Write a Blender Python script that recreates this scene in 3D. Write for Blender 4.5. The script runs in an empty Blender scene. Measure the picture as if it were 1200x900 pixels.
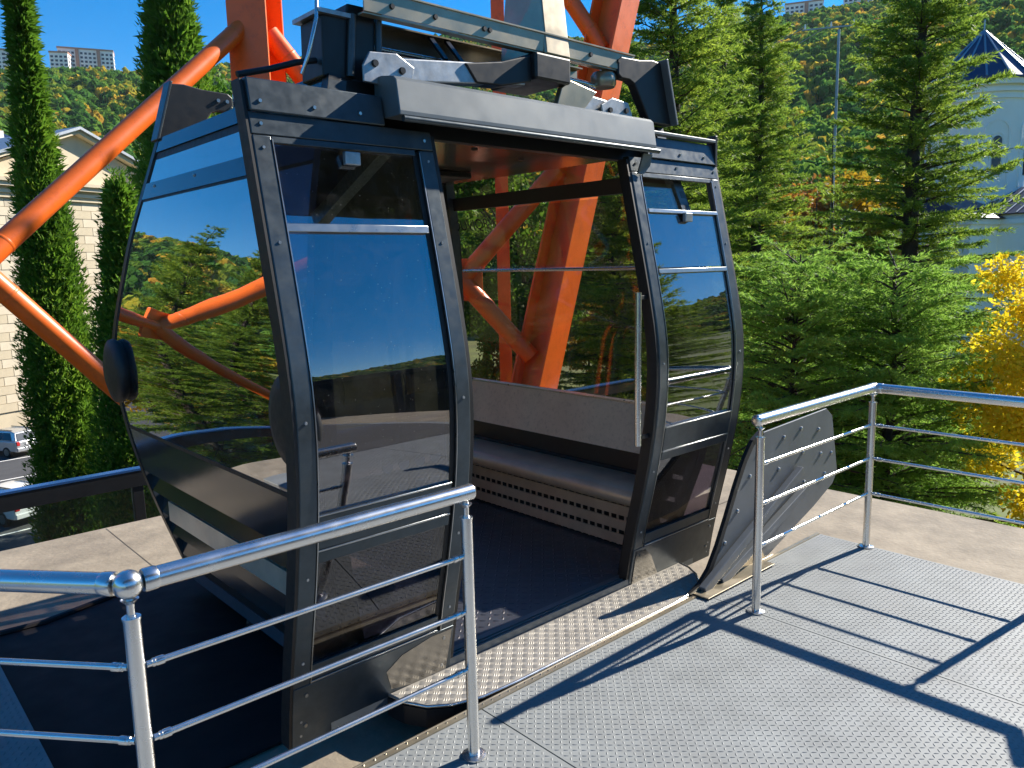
import bpy, math, random
import numpy as np
from mathutils import Vector, Matrix

random.seed(7)
RNG = np.random.default_rng(7)
SC = bpy.context.scene
COL = SC.collection
rad = math.radians

# ------------------------------------------------------------------ camera
cam_data = bpy.data.cameras.new('camera')
cam_data.sensor_width = 36.0
cam_data.lens = 36.0 * 909.82 / 1200.0
cam_data.clip_start = 0.05
cam_data.clip_end = 6000
cam = bpy.data.objects.new('camera', cam_data)
COL.objects.link(cam)
_r = Vector((0.73936081, -0.67292058, -0.02287969))
_u = Vector((0.11871109, 0.09683270, 0.98819588))
_f = Vector((0.66276185, 0.73334939, -0.15147743))
CAM = Vector((0, 0, 1.7))
cam.matrix_world = Matrix(((_r.x, _u.x, -_f.x, CAM.x), (_r.y, _u.y, -_f.y, CAM.y), (_r.z, _u.z, -_f.z, CAM.z), (0, 0, 0, 1)))
SC.camera = cam

# ------------------------------------------------------------------ sky, sun, exposure
SUN = Vector((1.46, -0.19, 0.95)).normalized()
sun_el = math.asin(SUN.z)
sun_az = math.atan2(SUN.y, SUN.x)
world = bpy.data.worlds.new('World')
SC.world = world
world.use_nodes = True
wn = world.node_tree.nodes
wn.clear()
w_out = wn.new('ShaderNodeOutputWorld')
w_bg = wn.new('ShaderNodeBackground')
w_sky = wn.new('ShaderNodeTexSky')
w_sky.sky_type = 'NISHITA'
w_sky.sun_disc = False
w_sky.sun_elevation = sun_el
w_sky.sun_rotation = math.pi / 2 - sun_az
w_sky.altitude = 800
w_sky.air_density = 1.0
w_sky.dust_density = 0.2
w_sky.ozone_density = 4.0
w_bg.inputs['Strength'].default_value = 0.09
w_hs = wn.new('ShaderNodeHueSaturation')
w_hs.inputs['Saturation'].default_value = 1.44
world.node_tree.links.new(w_sky.outputs['Color'], w_hs.inputs['Color'])
world.node_tree.links.new(w_hs.outputs['Color'], w_bg.inputs['Color'])
world.node_tree.links.new(w_bg.outputs['Background'], w_out.inputs['Surface'])
sun_data = bpy.data.lights.new('sun', 'SUN')
sun_data.energy = 5.0
sun_data.angle = rad(0.53)
sun_data.color = (1.0, 0.93, 0.82)
sun = bpy.data.objects.new('sun', sun_data)
sun.rotation_euler = SUN.to_track_quat('Z', 'Y').to_euler()
sun.location = (30, -4, 30)
COL.objects.link(sun)
SC.view_settings.view_transform = 'Standard'
SC.view_settings.look = 'None'
SC.view_settings.exposure = 1.1
SC.view_settings.gamma = 1.0
SC.view_settings.use_curve_mapping = False
SC.cycles.max_bounces = 10
SC.cycles.transparent_max_bounces = 24
SC.cycles.caustics_reflective = False
SC.cycles.caustics_refractive = False

# ------------------------------------------------------------------ helpers
def tag(o, label=None, cat=None, group=None, kind=None):
    if label: o['label'] = label
    if cat: o['category'] = cat
    if group: o['group'] = group
    if kind: o['kind'] = kind
    return o

def empty(name, loc, label=None, cat=None, group=None):
    o = bpy.data.objects.new(name, None)
    o.location = loc
    o.empty_display_size = 0.2
    COL.objects.link(o)
    return tag(o, label, cat, group)

def link_mesh(name, me, mat, parent=None):
    o = bpy.data.objects.new(name, me)
    COL.objects.link(o)
    if mat is not None and not me.materials:
        me.materials.append(mat)
    if parent is not None:
        o.parent = parent
        if parent.type == 'EMPTY' and parent.parent is None:
            o.matrix_parent_inverse = Matrix.Translation(-Vector(parent.location))
    return o

class MB:
    """collects boxes, bars, tubes and sheets in world coordinates"""
    def __init__(self):
        self.v = []; self.f = []
    def add(self, vs, fs):
        n = len(self.v)
        self.v += [tuple(p) for p in vs]
        self.f += [tuple(i + n for i in f) for f in fs]
        return self
    def box(self, c, s, rot=None):
        hx, hy, hz = s[0] / 2, s[1] / 2, s[2] / 2
        vs = [Vector((x * hx, y * hy, z * hz)) for z in (-1, 1) for y in (-1, 1) for x in (-1, 1)]
        if rot is not None: vs = [rot @ v for v in vs]
        vs = [v + Vector(c) for v in vs]
        return self.add(vs, [(0, 2, 3, 1), (4, 5, 7, 6), (0, 1, 5, 4), (2, 6, 7, 3), (0, 4, 6, 2), (1, 3, 7, 5)])
    def span(self, a, b):
        return self.box([(a[i] + b[i]) / 2 for i in range(3)], [abs(b[i] - a[i]) for i in range(3)])
    def bar(self, p0, p1, w, h, up=(0, 0, 1)):
        p0, p1 = Vector(p0), Vector(p1)
        d = (p1 - p0)
        L = d.length; d.normalize()
        s = d.cross(Vector(up)).normalized(); u = s.cross(d).normalized()
        vs = []
        for p in (p0, p1):
            for a, b in ((-1, -1), (1, -1), (1, 1), (-1, 1)):
                vs.append(p + s * (a * w / 2) + u * (b * h / 2))
        return self.add(vs, [(0, 1, 2, 3), (7, 6, 5, 4), (0, 4, 5, 1), (1, 5, 6, 2), (2, 6, 7, 3), (3, 7, 4, 0)])
    def tube(self, pts, r, seg=12, caps=True):
        pts = [Vector(p) for p in pts]
        n = len(pts)
        rs = r if isinstance(r, (list, tuple)) else [r] * n
        base = len(self.v)
        ref = None
        for i, p in enumerate(pts):
            d = (pts[min(i + 1, n - 1)] - pts[max(i - 1, 0)]).normalized()
            if ref is None:
                ref = Vector((0, 0, 1)) if abs(d.z) < 0.9 else Vector((1, 0, 0))
            s = d.cross(ref).normalized(); u = s.cross(d).normalized(); ref = u
            for k in range(seg):
                a = 2 * math.pi * k / seg
                self.v.append(tuple(p + (s * math.cos(a) + u * math.sin(a)) * rs[i]))
        for i in range(n - 1):
            for k in range(seg):
                a = base + i * seg + k; b = base + i * seg + (k + 1) % seg
                self.f.append((a, b, b + seg, a + seg))
        if caps:
            self.f.append(tuple(base + k for k in reversed(range(seg))))
            self.f.append(tuple(base + (n - 1) * seg + k for k in range(seg)))
        return self
    def ball(self, c, r, seg=14, rings=8, sq=(1, 1, 1)):
        prof = []
        base = len(self.v)
        for i in range(rings + 1):
            t = math.pi * i / rings
            for k in range(seg):
                a = 2 * math.pi * k / seg
                self.v.append((c[0] + sq[0] * r * math.sin(t) * math.cos(a), c[1] + sq[1] * r * math.sin(t) * math.sin(a), c[2] + sq[2] * r * math.cos(t)))
        for i in range(rings):
            for k in range(seg):
                a = base + i * seg + k; b = base + i * seg + (k + 1) % seg
                self.f.append((a, a + seg, b + seg, b))
        return self
    def prism(self, poly, ext):
        n = len(poly); e = Vector(ext)
        vs = [Vector(p) for p in poly] + [Vector(p) + e for p in poly]
        fs = [tuple(range(n)), tuple(range(2 * n - 1, n - 1, -1))]
        fs += [(i, i + n, (i + 1) % n + n, (i + 1) % n) for i in range(n)]
        return self.add(vs, fs)
    def sheet(self, rows_a, rows_b):
        """closed slab between two matching grids (lists of rows of points)"""
        nr, nc = len(rows_a), len(rows_a[0])
        vs = [p for r in rows_a for p in r] + [p for r in rows_b for p in r]
        o = nr * nc
        fs = []
        for i in range(nr - 1):
            for j in range(nc - 1):
                a = i * nc + j
                fs.append((a, a + 1, a + nc + 1, a + nc))
                fs.append((o + a, o + a + nc, o + a + nc + 1, o + a + 1))
        for j in range(nc - 1):
            fs.append((j, o + j, o + j + 1, j + 1))
            a = (nr - 1) * nc + j
            fs.append((a, a + 1, o + a + 1, o + a))
        for i in range(nr - 1):
            a = i * nc
            fs.append((a, a + nc, o + a + nc, o + a))
            a = i * nc + nc - 1
            fs.append((a, o + a, o + a + nc, a + nc))
        return self.add(vs, fs)
    def mesh(self, name, smooth=None):
        me = bpy.data.meshes.new(name)
        me.from_pydata(self.v, [], self.f)
        me.validate()
        import bmesh
        bm = bmesh.new(); bm.from_mesh(me)
        bmesh.ops.recalc_face_normals(bm, faces=bm.faces)
        bm.to_mesh(me); bm.free()
        if smooth is not None:
            me.shade_smooth()
            me.set_sharp_from_angle(angle=rad(smooth))
        return me
    def build(self, name, mat, parent=None, smooth=None, bevel=0, seg=2):
        o = link_mesh(name, self.mesh(name, smooth), mat, parent)
        if bevel:
            b = o.modifiers.new('bevel', 'BEVEL')
            b.width = bevel; b.segments = seg; b.limit_method = 'ANGLE'; b.angle_limit = rad(40)
            b.harden_normals = False
        return o

def np_mesh(name, V, F, face_attr=None):
    """V (n,3), F (m,k) -> mesh with optional per-face float attribute 'tint'"""
    me = bpy.data.meshes.new(name)
    m, k = F.shape
    me.vertices.add(len(V)); me.vertices.foreach_set('co', np.ascontiguousarray(V, np.float32).ravel())
    me.loops.add(m * k); me.loops.foreach_set('vertex_index', np.ascontiguousarray(F, np.int32).ravel())
    me.polygons.add(m)
    me.polygons.foreach_set('loop_start', np.arange(0, m * k, k, dtype=np.int32))
    me.update(calc_edges=True)
    if face_attr is not None:
        a = me.attributes.new('tint', 'FLOAT', 'FACE')
        a.data.foreach_set('value', np.ascontiguousarray(face_attr, np.float32))
    return me

# ------------------------------------------------------------------ materials
def new_mat(name):
    m = bpy.data.materials.new(name); m.use_nodes = True
    nt = m.node_tree
    for n in list(nt.nodes): nt.nodes.remove(n)
    out = nt.nodes.new('ShaderNodeOutputMaterial')
    return m, nt, out

def pmat(name, col, rough=0.5, metal=0.0, var=0.12, scale=6.0, rvar=0.12, bump=0.0, bscale=60.0, stretch=None, col2=None, spec=0.5, coat=0.0, dirt=None, dirt_scale=3.0, dirt_amt=0.5):
    m, nt, out = new_mat(name)
    N = nt.nodes.new; Lk = nt.links.new
    b = N('ShaderNodeBsdfPrincipled')
    tc = N('ShaderNodeTexCoord')
    vec = tc.outputs['Object']
    if stretch:
        mp = N('ShaderNodeMapping'); mp.inputs['Scale'].default_value = stretch
        Lk(vec, mp.inputs['Vector']); vec = mp.outputs['Vector']
    n1 = N('ShaderNodeTexNoise'); n1.inputs['Scale'].default_value = scale; n1.inputs['Detail'].default_value = 6; n1.inputs['Roughness'].default_value = 0.65
    Lk(vec, n1.inputs['Vector'])
    mr = N('ShaderNodeMapRange'); mr.inputs['From Min'].default_value = 0.3; mr.inputs['From Max'].default_value = 0.7
    Lk(n1.outputs['Fac'], mr.inputs['Value'])
    mix = N('ShaderNodeMix'); mix.data_type = 'RGBA'
    c1 = [c * (1 - var) for c in col]; c2 = list(col2) if col2 else [min(1, c * (1 + var)) for c in col]
    mix.inputs['A'].default_value = (*c1, 1); mix.inputs['B'].default_value = (*c2, 1)
    Lk(mr.outputs['Result'], mix.inputs['Factor'])
    colout = mix.outputs['Result']
    if dirt:
        n3 = N('ShaderNodeTexNoise'); n3.inputs['Scale'].default_value = dirt_scale; n3.inputs['Detail'].default_value = 8; n3.inputs['Roughness'].default_value = 0.75
        Lk(tc.outputs['Object'], n3.inputs['Vector'])
        m3 = N('ShaderNodeMapRange'); m3.inputs['From Min'].default_value = 0.52; m3.inputs['From Max'].default_value = 0.72; m3.inputs['To Max'].default_value = dirt_amt
        Lk(n3.outputs['Fac'], m3.inputs['Value'])
        mx = N('ShaderNodeMix'); mx.data_type = 'RGBA'
        mx.inputs['B'].default_value = (*dirt, 1)
        Lk(colout, mx.inputs['A']); Lk(m3.outputs['Result'], mx.inputs['Factor'])
        colout = mx.outputs['Result']
    Lk(colout, b.inputs['Base Color'])
    r2 = N('ShaderNodeMapRange'); r2.inputs['To Min'].default_value = max(0.02, rough - rvar); r2.inputs['To Max'].default_value = min(1, rough + rvar)
    n2 = N('ShaderNodeTexNoise'); n2.inputs['Scale'].default_value = scale * 2.7; n2.inputs['Detail'].default_value = 5
    Lk(vec, n2.inputs['Vector']); Lk(n2.outputs['Fac'], r2.inputs['Value']); Lk(r2.outputs['Result'], b.inputs['Roughness'])
    b.inputs['Metallic'].default_value = metal
    b.inputs['Specular IOR Level'].default_value = spec
    b.inputs['Coat Weight'].default_value = coat
    b.inputs['Coat Roughness'].default_value = 0.08
    if bump:
        n4 = N('ShaderNodeTexNoise'); n4.inputs['Scale'].default_value = bscale; n4.inputs['Detail'].default_value = 4
        Lk(vec, n4.inputs['Vector'])
        bp = N('ShaderNodeBump'); bp.inputs['Strength'].default_value = bump; bp.inputs['Distance'].default_value = 0.01
        Lk(n4.outputs['Fac'], bp.inputs['Height']); Lk(bp.outputs['Normal'], b.inputs['Normal'])
    Lk(b.outputs['BSDF'], out.inputs['Surface'])
    return m

def glass_mat(name, tint, f0, rough=0.01, dust=0.03, dscale=14.0, refl=(1, 1, 1)):
    m, nt, out = new_mat(name)
    N = nt.nodes.new; Lk = nt.links.new
    tr = N('ShaderNodeBsdfTransparent'); tr.inputs['Color'].default_value = (*tint, 1)
    gl = N('ShaderNodeBsdfGlossy'); gl.inputs['Roughness'].default_value = rough; gl.inputs['Color'].default_value = (*refl, 1)
    wt_ = N('ShaderNodeTexCoord'); wnz = N('ShaderNodeTexNoise'); wnz.inputs['Scale'].default_value = 2.2; wnz.inputs['Detail'].default_value = 1.5
    wb = N('ShaderNodeBump'); wb.inputs['Strength'].default_value = 0.025; wb.inputs['Distance'].default_value = 0.03
    Lk(wt_.outputs['Object'], wnz.inputs['Vector']); Lk(wnz.outputs['Fac'], wb.inputs['Height']); Lk(wb.outputs['Normal'], gl.inputs['Normal'])
    lw = N('ShaderNodeLayerWeight'); lw.inputs['Blend'].default_value = 0.5
    pw = N('ShaderNodeMath'); pw.operation = 'POWER'; pw.inputs[1].default_value = 4.0
    Lk(lw.outputs['Facing'], pw.inputs[0])
    ma = N('ShaderNodeMath'); ma.operation = 'MULTIPLY_ADD'; ma.inputs[1].default_value = 1 - f0; ma.inputs[2].default_value = f0
    Lk(pw.outputs[0], ma.inputs[0])
    mx = N('ShaderNodeMixShader'); Lk(ma.outputs[0], mx.inputs[0]); Lk(tr.outputs[0], mx.inputs[1]); Lk(gl.outputs[0], mx.inputs[2])
    df = N('ShaderNodeBsdfDiffuse'); df.inputs['Color'].default_value = (0.45, 0.43, 0.40, 1)
    tc = N('ShaderNodeTexCoord')
    ns = N('ShaderNodeTexNoise'); ns.inputs['Scale'].default_value = dscale; ns.inputs['Detail'].default_value = 10; ns.inputs['Roughness'].default_value = 0.8
    Lk(tc.outputs['Object'], ns.inputs['Vector'])
    mr = N('ShaderNodeMapRange'); mr.inputs['From Min'].default_value = 0.45; mr.inputs['From Max'].default_value = 0.75; mr.inputs['To Max'].default_value = dust
    Lk(ns.outputs['Fac'], mr.inputs['Value'])
    vo = N('ShaderNodeTexVoronoi'); vo.inputs['Scale'].default_value = 46.0
    Lk(tc.outputs['Object'], vo.inputs['Vector'])
    lt = N('ShaderNodeMath'); lt.operation = 'LESS_THAN'; lt.inputs[1].default_value = 0.07
    Lk(vo.outputs['Distance'], lt.inputs[0])
    sp = N('ShaderNodeMath'); sp.operation = 'MULTIPLY_ADD'; sp.inputs[1].default_value = 0.35 * (1 if dust > 0 else 0)
    Lk(lt.outputs[0], sp.inputs[0]); Lk(mr.outputs['Result'], sp.inputs[2])
    m2 = N('ShaderNodeMixShader'); Lk(sp.outputs[0], m2.inputs[0]); Lk(mx.outputs[0], m2.inputs[1]); Lk(df.outputs[0], m2.inputs[2])
    Lk(m2.outputs[0], out.inputs['Surface'])
    return m

def leaf_mat(name, stops, trans=0.35, rough=0.55, rnd_object=False, nscale=0.6):
    """foliage colour from the per-face tint plus soft clump noise"""
    m, nt, out = new_mat(name)
    N = nt.nodes.new; Lk = nt.links.new
    if rnd_object:
        src = N('ShaderNodeObjectInfo').outputs['Random']
        at = N('ShaderNodeAttribute'); at.attribute_name = 'tint'
        ad = N('ShaderNodeMath'); ad.operation = 'MULTIPLY_ADD'; ad.inputs[1].default_value = 0.14
        Lk(at.outputs['Fac'], ad.inputs[0]); Lk(src, ad.inputs[2]); src = ad.outputs[0]
    else:
        at = N('ShaderNodeAttribute'); at.attribute_name = 'tint'
        tc = N('ShaderNodeTexCoord'); ns = N('ShaderNodeTexNoise'); ns.inputs['Scale'].default_value = nscale; ns.inputs['Detail'].default_value = 3
        Lk(tc.outputs['Object'], ns.inputs['Vector'])
        ad = N('ShaderNodeMath'); ad.operation = 'MULTIPLY_ADD'; ad.inputs[1].default_value = 0.5
        Lk(at.outputs['Fac'], ad.inputs[0]); Lk(ns.outputs['Fac'], ad.inputs[2])
        sb = N('ShaderNodeMath'); sb.operation = 'SUBTRACT'; sb.inputs[1].default_value = 0.25
        Lk(ad.outputs[0], sb.inputs[0]); src = sb.outputs[0]
    cr = N('ShaderNodeValToRGB')
    els = cr.color_ramp.elements
    while len(els) < len(stops): els.new(0.5)
    for e, (p, c) in zip(els, stops):
        e.position = p; e.color = (*c, 1)
    Lk(src, cr.inputs['Fac'])
    b = N('ShaderNodeBsdfPrincipled'); b.inputs['Roughness'].default_value = rough; b.inputs['Specular IOR Level'].default_value = 0.0 if rnd_object else 0.2
    Lk(cr.outputs['Color'], b.inputs['Base Color'])
    t = N('ShaderNodeBsdfTranslucent'); Lk(cr.outputs['Color'], t.inputs['Color'])
    mx = N('ShaderNodeMixShader'); mx.inputs[0].default_value = trans
    Lk(b.outputs[0], mx.inputs[1]); Lk(t.outputs[0], mx.inputs[2]); Lk(mx.outputs[0], out.inputs['Surface'])
    return m

M = {}
M['frame'] = pmat('anodised_frame', (0.07, 0.088, 0.10), 0.36, 0.5, 0.2, 11, 0.14, dirt=(0.15, 0.14, 0.12), dirt_scale=7, dirt_amt=0.4)
M['beam'] = pmat('canopy_aluminium', (0.165, 0.185, 0.195), 0.42, 0.4, 0.14, 3.0, 0.1, dirt=(0.2, 0.2, 0.2), dirt_scale=7, dirt_amt=0.35)
M['frame_gloss'] = pmat('glossy_end_panel', (0.10, 0.12, 0.14), 0.12, 0.85, 0.1, 6, 0.06, dirt=(0.05, 0.05, 0.05), dirt_scale=10, dirt_amt=0.5)
M['dark'] = pmat('black_powder_coat', (0.012, 0.013, 0.015), 0.42, 0.0, 0.2, 9, 0.12)
M['rubber'] = pmat('black_rubber', (0.011, 0.011, 0.012), 0.55, 0.0, 0.2, 14, 0.15)
M['steel'] = pmat('polished_stainless', (0.74, 0.74, 0.73), 0.26, 1.0, 0.06, 7, 0.07, stretch=(1, 1, 1), dirt=(0.45, 0.43, 0.4), dirt_scale=30, dirt_amt=0.08)
M['trim'] = pmat('bright_trim', (0.40, 0.415, 0.42), 0.3, 1.0, 0.08, 9, 0.08)
M['bronze_steel'] = pmat('weathered_stainless', (0.42, 0.36, 0.26), 0.34, 0.7, 0.18, 5, 0.12, dirt=(0.3, 0.27, 0.22), dirt_scale=12, dirt_amt=0.5)
M['corner'] = pmat('polished_corner_plate', (0.26, 0.25, 0.23), 0.2, 0.95, 0.1, 8, 0.08)
M['galv'] = pmat('galvanised_steel', (0.38, 0.40, 0.42), 0.42, 0.85, 0.3, 16, 0.12)
M['guide'] = pmat('grey_guide_sheet', (0.15, 0.165, 0.18), 0.45, 0.15, 0.16, 4, 0.12, dirt=(0.2, 0.19, 0.17), dirt_scale=5, dirt_amt=0.35)
M['orange'] = pmat('orange_paint', (0.82, 0.145, 0.014), 0.38, 0.0, 0.12, 2.0, 0.1, dirt=(0.30, 0.06, 0.02), dirt_scale=5.5, dirt_amt=0.5, bump=0.08, bscale=9)
M['concrete'] = pmat('weathered_concrete', (0.265, 0.222, 0.165), 0.85, 0.0, 0.26, 4.5, 0.08, bump=0.35, bscale=35, dirt=(0.15, 0.125, 0.10), dirt_scale=.9, dirt_amt=0.75)
M['jointmat'] = pmat('dirty_joint', (0.13, 0.11, 0.085), 0.9, 0, 0.3, 5)
M['wallconc'] = pmat('rendered_wall', (0.42, 0.38, 0.32), 0.9, 0.0, 0.1, 1.0, 0.05)
M['darkfloor'] = pmat('dark_steel_cover', (0.009, 0.010, 0.012), 0.6, 0.0, 0.3, 3, 0.15, spec=0.2, dirt=(0.022, 0.022, 0.022), dirt_scale=2, dirt_amt=0.5)
M['platform'] = pmat('grey_tread_paint', (0.225, 0.24, 0.243), 0.6, 0.0, 0.16, 5.0, 0.1, dirt=(0.19, 0.19, 0.185), dirt_scale=1.1, dirt_amt=0.6)
M['step'] = pmat('aluminium_tread', (0.39, 0.365, 0.325), 0.45, 0.3, 0.2, 8, 0.12, dirt=(0.28, 0.26, 0.23), dirt_scale=6, dirt_amt=0.5)
M['cabinfloor'] = pmat('cabin_floor_tread', (0.075, 0.09, 0.115), 0.38, 0.2, 0.15, 5, 0.1)
M['beige'] = pmat('beige_back_panel', (0.72, 0.63, 0.51), 0.55, 0.0, 0.08, 6, 0.1, dirt=(0.2, 0.17, 0.13), dirt_scale=40, dirt_amt=0.5)
M['seat'] = pmat('worn_steel_seat', (0.58, 0.49, 0.38), 0.32, 0.3, 0.15, 5, 0.1)
M['ceil'] = pmat('ceiling_sheet', (0.42, 0.36, 0.30), 0.16, 0.9, 0.06, 3, 0.05)
M['panel_dark'] = pmat('end_lower_panel', (0.045, 0.048, 0.052), 0.16, 0.4, 0.1, 5, 0.06)
M['sticker'] = pmat('pale_sticker', (0.5, 0.5, 0.5), 0.6, 0, 0.05)
M['print'] = pmat('black_print', (0.01, 0.01, 0.01), 0.6, 0, 0.05)
M['glass_end'] = glass_mat('tinted_glass', (0.38, 0.40, 0.43), 0.45, 0.008, 0.05)
M['glass_door'] = glass_mat('tinted_door_glass', (0.36, 0.33, 0.40), 0.22, 0.008, 0.05)
M['glass_low'] = glass_mat('tinted_lower_glass', (0.36, 0.33, 0.40), 0.075, 0.008, 0.06)
M['glass_far'] = glass_mat('light_tinted_glass', (0.84, 0.79, 0.77), 0.04, 0.01, 0.05)
M['glass_clear'] = glass_mat('clear_glass', (0.86, 0.92, 0.88), 0.07, 0.01, 0.02)
M['bark'] = pmat('bark', (0.055, 0.042, 0.034), 0.9, 0, 0.35, 6, 0.05, bump=0.6, bscale=12)
M['blueroof'] = pmat('dark_blue_roof', (0.028, 0.045, 0.10), 0.4, 0.3, 0.15, 0.8, 0.1)
M['stone'] = pmat('cream_stone', (0.62, 0.52, 0.36), 0.85, 0, 0.12, 0.7, 0.05, bump=0.2, bscale=6)
M['stone_b'] = pmat('pale_cream_stone', (0.70, 0.60, 0.44), 0.85, 0, 0.1, 0.8, 0.05, bump=0.2, bscale=6)
M['stone_c'] = pmat('tan_stone', (0.55, 0.47, 0.35), 0.85, 0, 0.12, 0.8, 0.05, bump=0.2, bscale=6)
M['whitewall'] = pmat('white_plaster', (0.93, 0.90, 0.84), 0.8, 0, 0.06, 0.3, 0.05)
M['aptwall'] = pmat('apartment_wall', (0.80, 0.76, 0.72), 0.8, 0, 0.1, 0.05, 0.05)
M['aptrust'] = pmat('apartment_band', (0.42, 0.22, 0.15), 0.8, 0, 0.1, 0.05, 0.05)
M['aptwin'] = pmat('dark_window', (0.03, 0.04, 0.055), 0.15, 0, 0.2, 0.2, 0.05)
M['asphalt'] = pmat('asphalt', (0.06, 0.06, 0.063), 0.85, 0, 0.2, 0.6, 0.06, dirt=(0.1, 0.1, 0.1), dirt_scale=0.2, dirt_amt=0.5)
M['car_silver'] = pmat('silver_car_paint', (0.50, 0.52, 0.55), 0.3, 0.6, 0.03, 1, 0.05, coat=0.8)
M['car_white'] = pmat('white_car_paint', (0.72, 0.73, 0.75), 0.3, 0.1, 0.03, 1, 0.05, coat=0.8)
M['red_lens'] = pmat('red_lens', (0.45, 0.02, 0.02), 0.2, 0, 0.05)
M['grey_pole'] = pmat('grey_pole', (0.36, 0.38, 0.40), 0.5, 0.5, 0.1)

def grass_mat():
    m = pmat('ground_cover', (0.085, 0.12, 0.03), 0.9, 0, 0.35, 0.25, 0.05, col2=(0.16, 0.20, 0.045), bump=0.5, bscale=8, dirt=(0.12, 0.10, 0.05), dirt_scale=0.05, dirt_amt=0.6)
    return m
M['grass'] = grass_mat()

# ------------------------------------------------------------------ terrain, lawn and road
GZ = -9.3
EL_TH = np.array([-180, -120, -60, -20, 10, 25, 33, 38, 43, 50, 62, 71, 80, 100, 140, 180.0])
EL_V = np.array([7, 4, 5, 10, 14.6, 14.5, 14.3, 13.9, 14.8, 15.2, 13.0, 11.5, 10.9, 9.6, 7.5, 6.0])
RID = 760.0
def terrain(x, y):
    x = np.asarray(x, float); y = np.asarray(y, float)
    r = np.hypot(x, y); th = np.degrees(np.arctan2(y, x))
    el = np.interp(th, EL_TH, EL_V)
    top = np.tan(np.radians(el)) * RID + 1.7 - GZ
    t = np.clip((r - 125) / (RID - 125), 0, 1)
    s = t ** 1.25 * (1 - 0.12 * t) / 0.88
    h = GZ + top * s
    back = np.clip((r - RID) / 900, 0, 1)
    h -= back * top * 0.35
    wob = np.sin(x * 0.021 + 1.3) * np.cos(y * 0.017 + 0.4) * 7 + np.sin(x * 0.006 - y * 0.009) * 12
    h += wob * np.clip(t * 2.2, 0, 1) * np.clip((RID - r) / 200 + 0.25, 0, 1)
    return h

rr = np.concatenate([[0.01], np.linspace(20, 125, 8), np.linspace(140, 900, 70), np.linspace(950, 2600, 12)])
tt = np.radians(np.linspace(-180, 180, 181))[:-1]
TX = np.outer(rr, np.cos(tt)); TY = np.outer(rr, np.sin(tt)); TZ = terrain(TX, TY)
nv = len(tt)
Vt = np.stack([TX.ravel(), TY.ravel(), TZ.ravel()], 1)
ii = np.arange(len(rr) - 1)[:, None] * nv; jj = np.arange(nv)[None, :]; jn = (np.arange(nv) + 1) % nv
Ft = np.stack([(ii + jj).ravel(), (ii + nv + jj).ravel(), (ii + nv + jn[None, :]).ravel(), (ii + jn[None, :]).ravel()], 1)
gme = np_mesh('ground', Vt, Ft)
gme.shade_smooth()
tag(link_mesh('ground', gme, M['grass']), kind='structure')

road = MB().add([(-14, 24, GZ + .02), (30, 24, GZ + .02), (22, 70, GZ + .02), (-14, 70, GZ + .02)], [(0, 1, 2, 3)])
tag(road.build('road', M['asphalt']), kind='structure')
mk = MB()
for k in range(6):
    y = 33 + k * 5.2
    mk.add([(2, y, GZ + .026), (13, y + 1.2, GZ + .026), (13, y + 1.34, GZ + .026), (2, y + .14, GZ + .026)], [(0, 1, 2, 3)])
tag(mk.build('parking_marking', M['whitewall']), kind='structure')
path = MB().add([(38, 44, GZ + .02), (110, 40, GZ + .02), (110, 44, GZ + .02), (38, 47, GZ + .02)], [(0, 1, 2, 3)])
tag(path.build('path', M['concrete']), kind='structure')

# ------------------------------------------------------------------ station deck and boarding platform
PZ = -0.15
deck = MB().span((-9, -12, GZ - .5), (5.95, 6.12, PZ))
deck_o = tag(deck.build('deck', M['concrete']), kind='structure')
jt = MB()
for x in (-1.2, 1.45, 4.1):
    jt.span((x, 4.7, PZ + .001), (x + .006, 6.1, PZ + .002))
jt.span((4.7, 3.2, PZ + .001), (5.93, 3.212, PZ + .003))
jt.span((4.7, 0.2, PZ + .001), (5.93, 0.212, PZ + .003))
jt.build('joint', M['jointmat'], deck_o)
terrace = MB().span((-9, 6.13, GZ - .5), (9.0, 7.45, -1.15))
tag(terrace.build('terrace', M['concrete']), kind='structure')
cover = MB().prism([(0.49, 2.72, PZ + .004), (1.5, 2.72, PZ + .004), (4.0, 2.9, PZ + .004), (4.0, 4.9, PZ + .004), (2.4, 4.95, PZ + .004), (1.7, 4.86, PZ + .004), (1.1, 4.68, PZ + .004), (.75, 4.58, PZ + .004), (0.49, 4.6, PZ + .004)], (0, 0, 0.012))
cover_o = tag(cover.build('pit_cover', M['darkfloor'], bevel=.004), kind='structure')
MB().tube([(0.49, 4.62, PZ + .02), (.75, 4.60, PZ + .02), (1.1, 4.70, PZ + .02), (1.7, 4.88, PZ + .02), (2.4, 4.97, PZ + .02), (4.0, 4.93, PZ + .02)], .018, 8).build('edge_seal', M['rubber'], cover_o, smooth=40)
MB().tube([(1.62, 3.55, .0), (1.60, 3.62, -.06), (1.57, 3.7, -.1), (1.55, 3.8, -.13)], .035, 10).build('rubber_hose', M['rubber'], cover_o, smooth=40)

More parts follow.
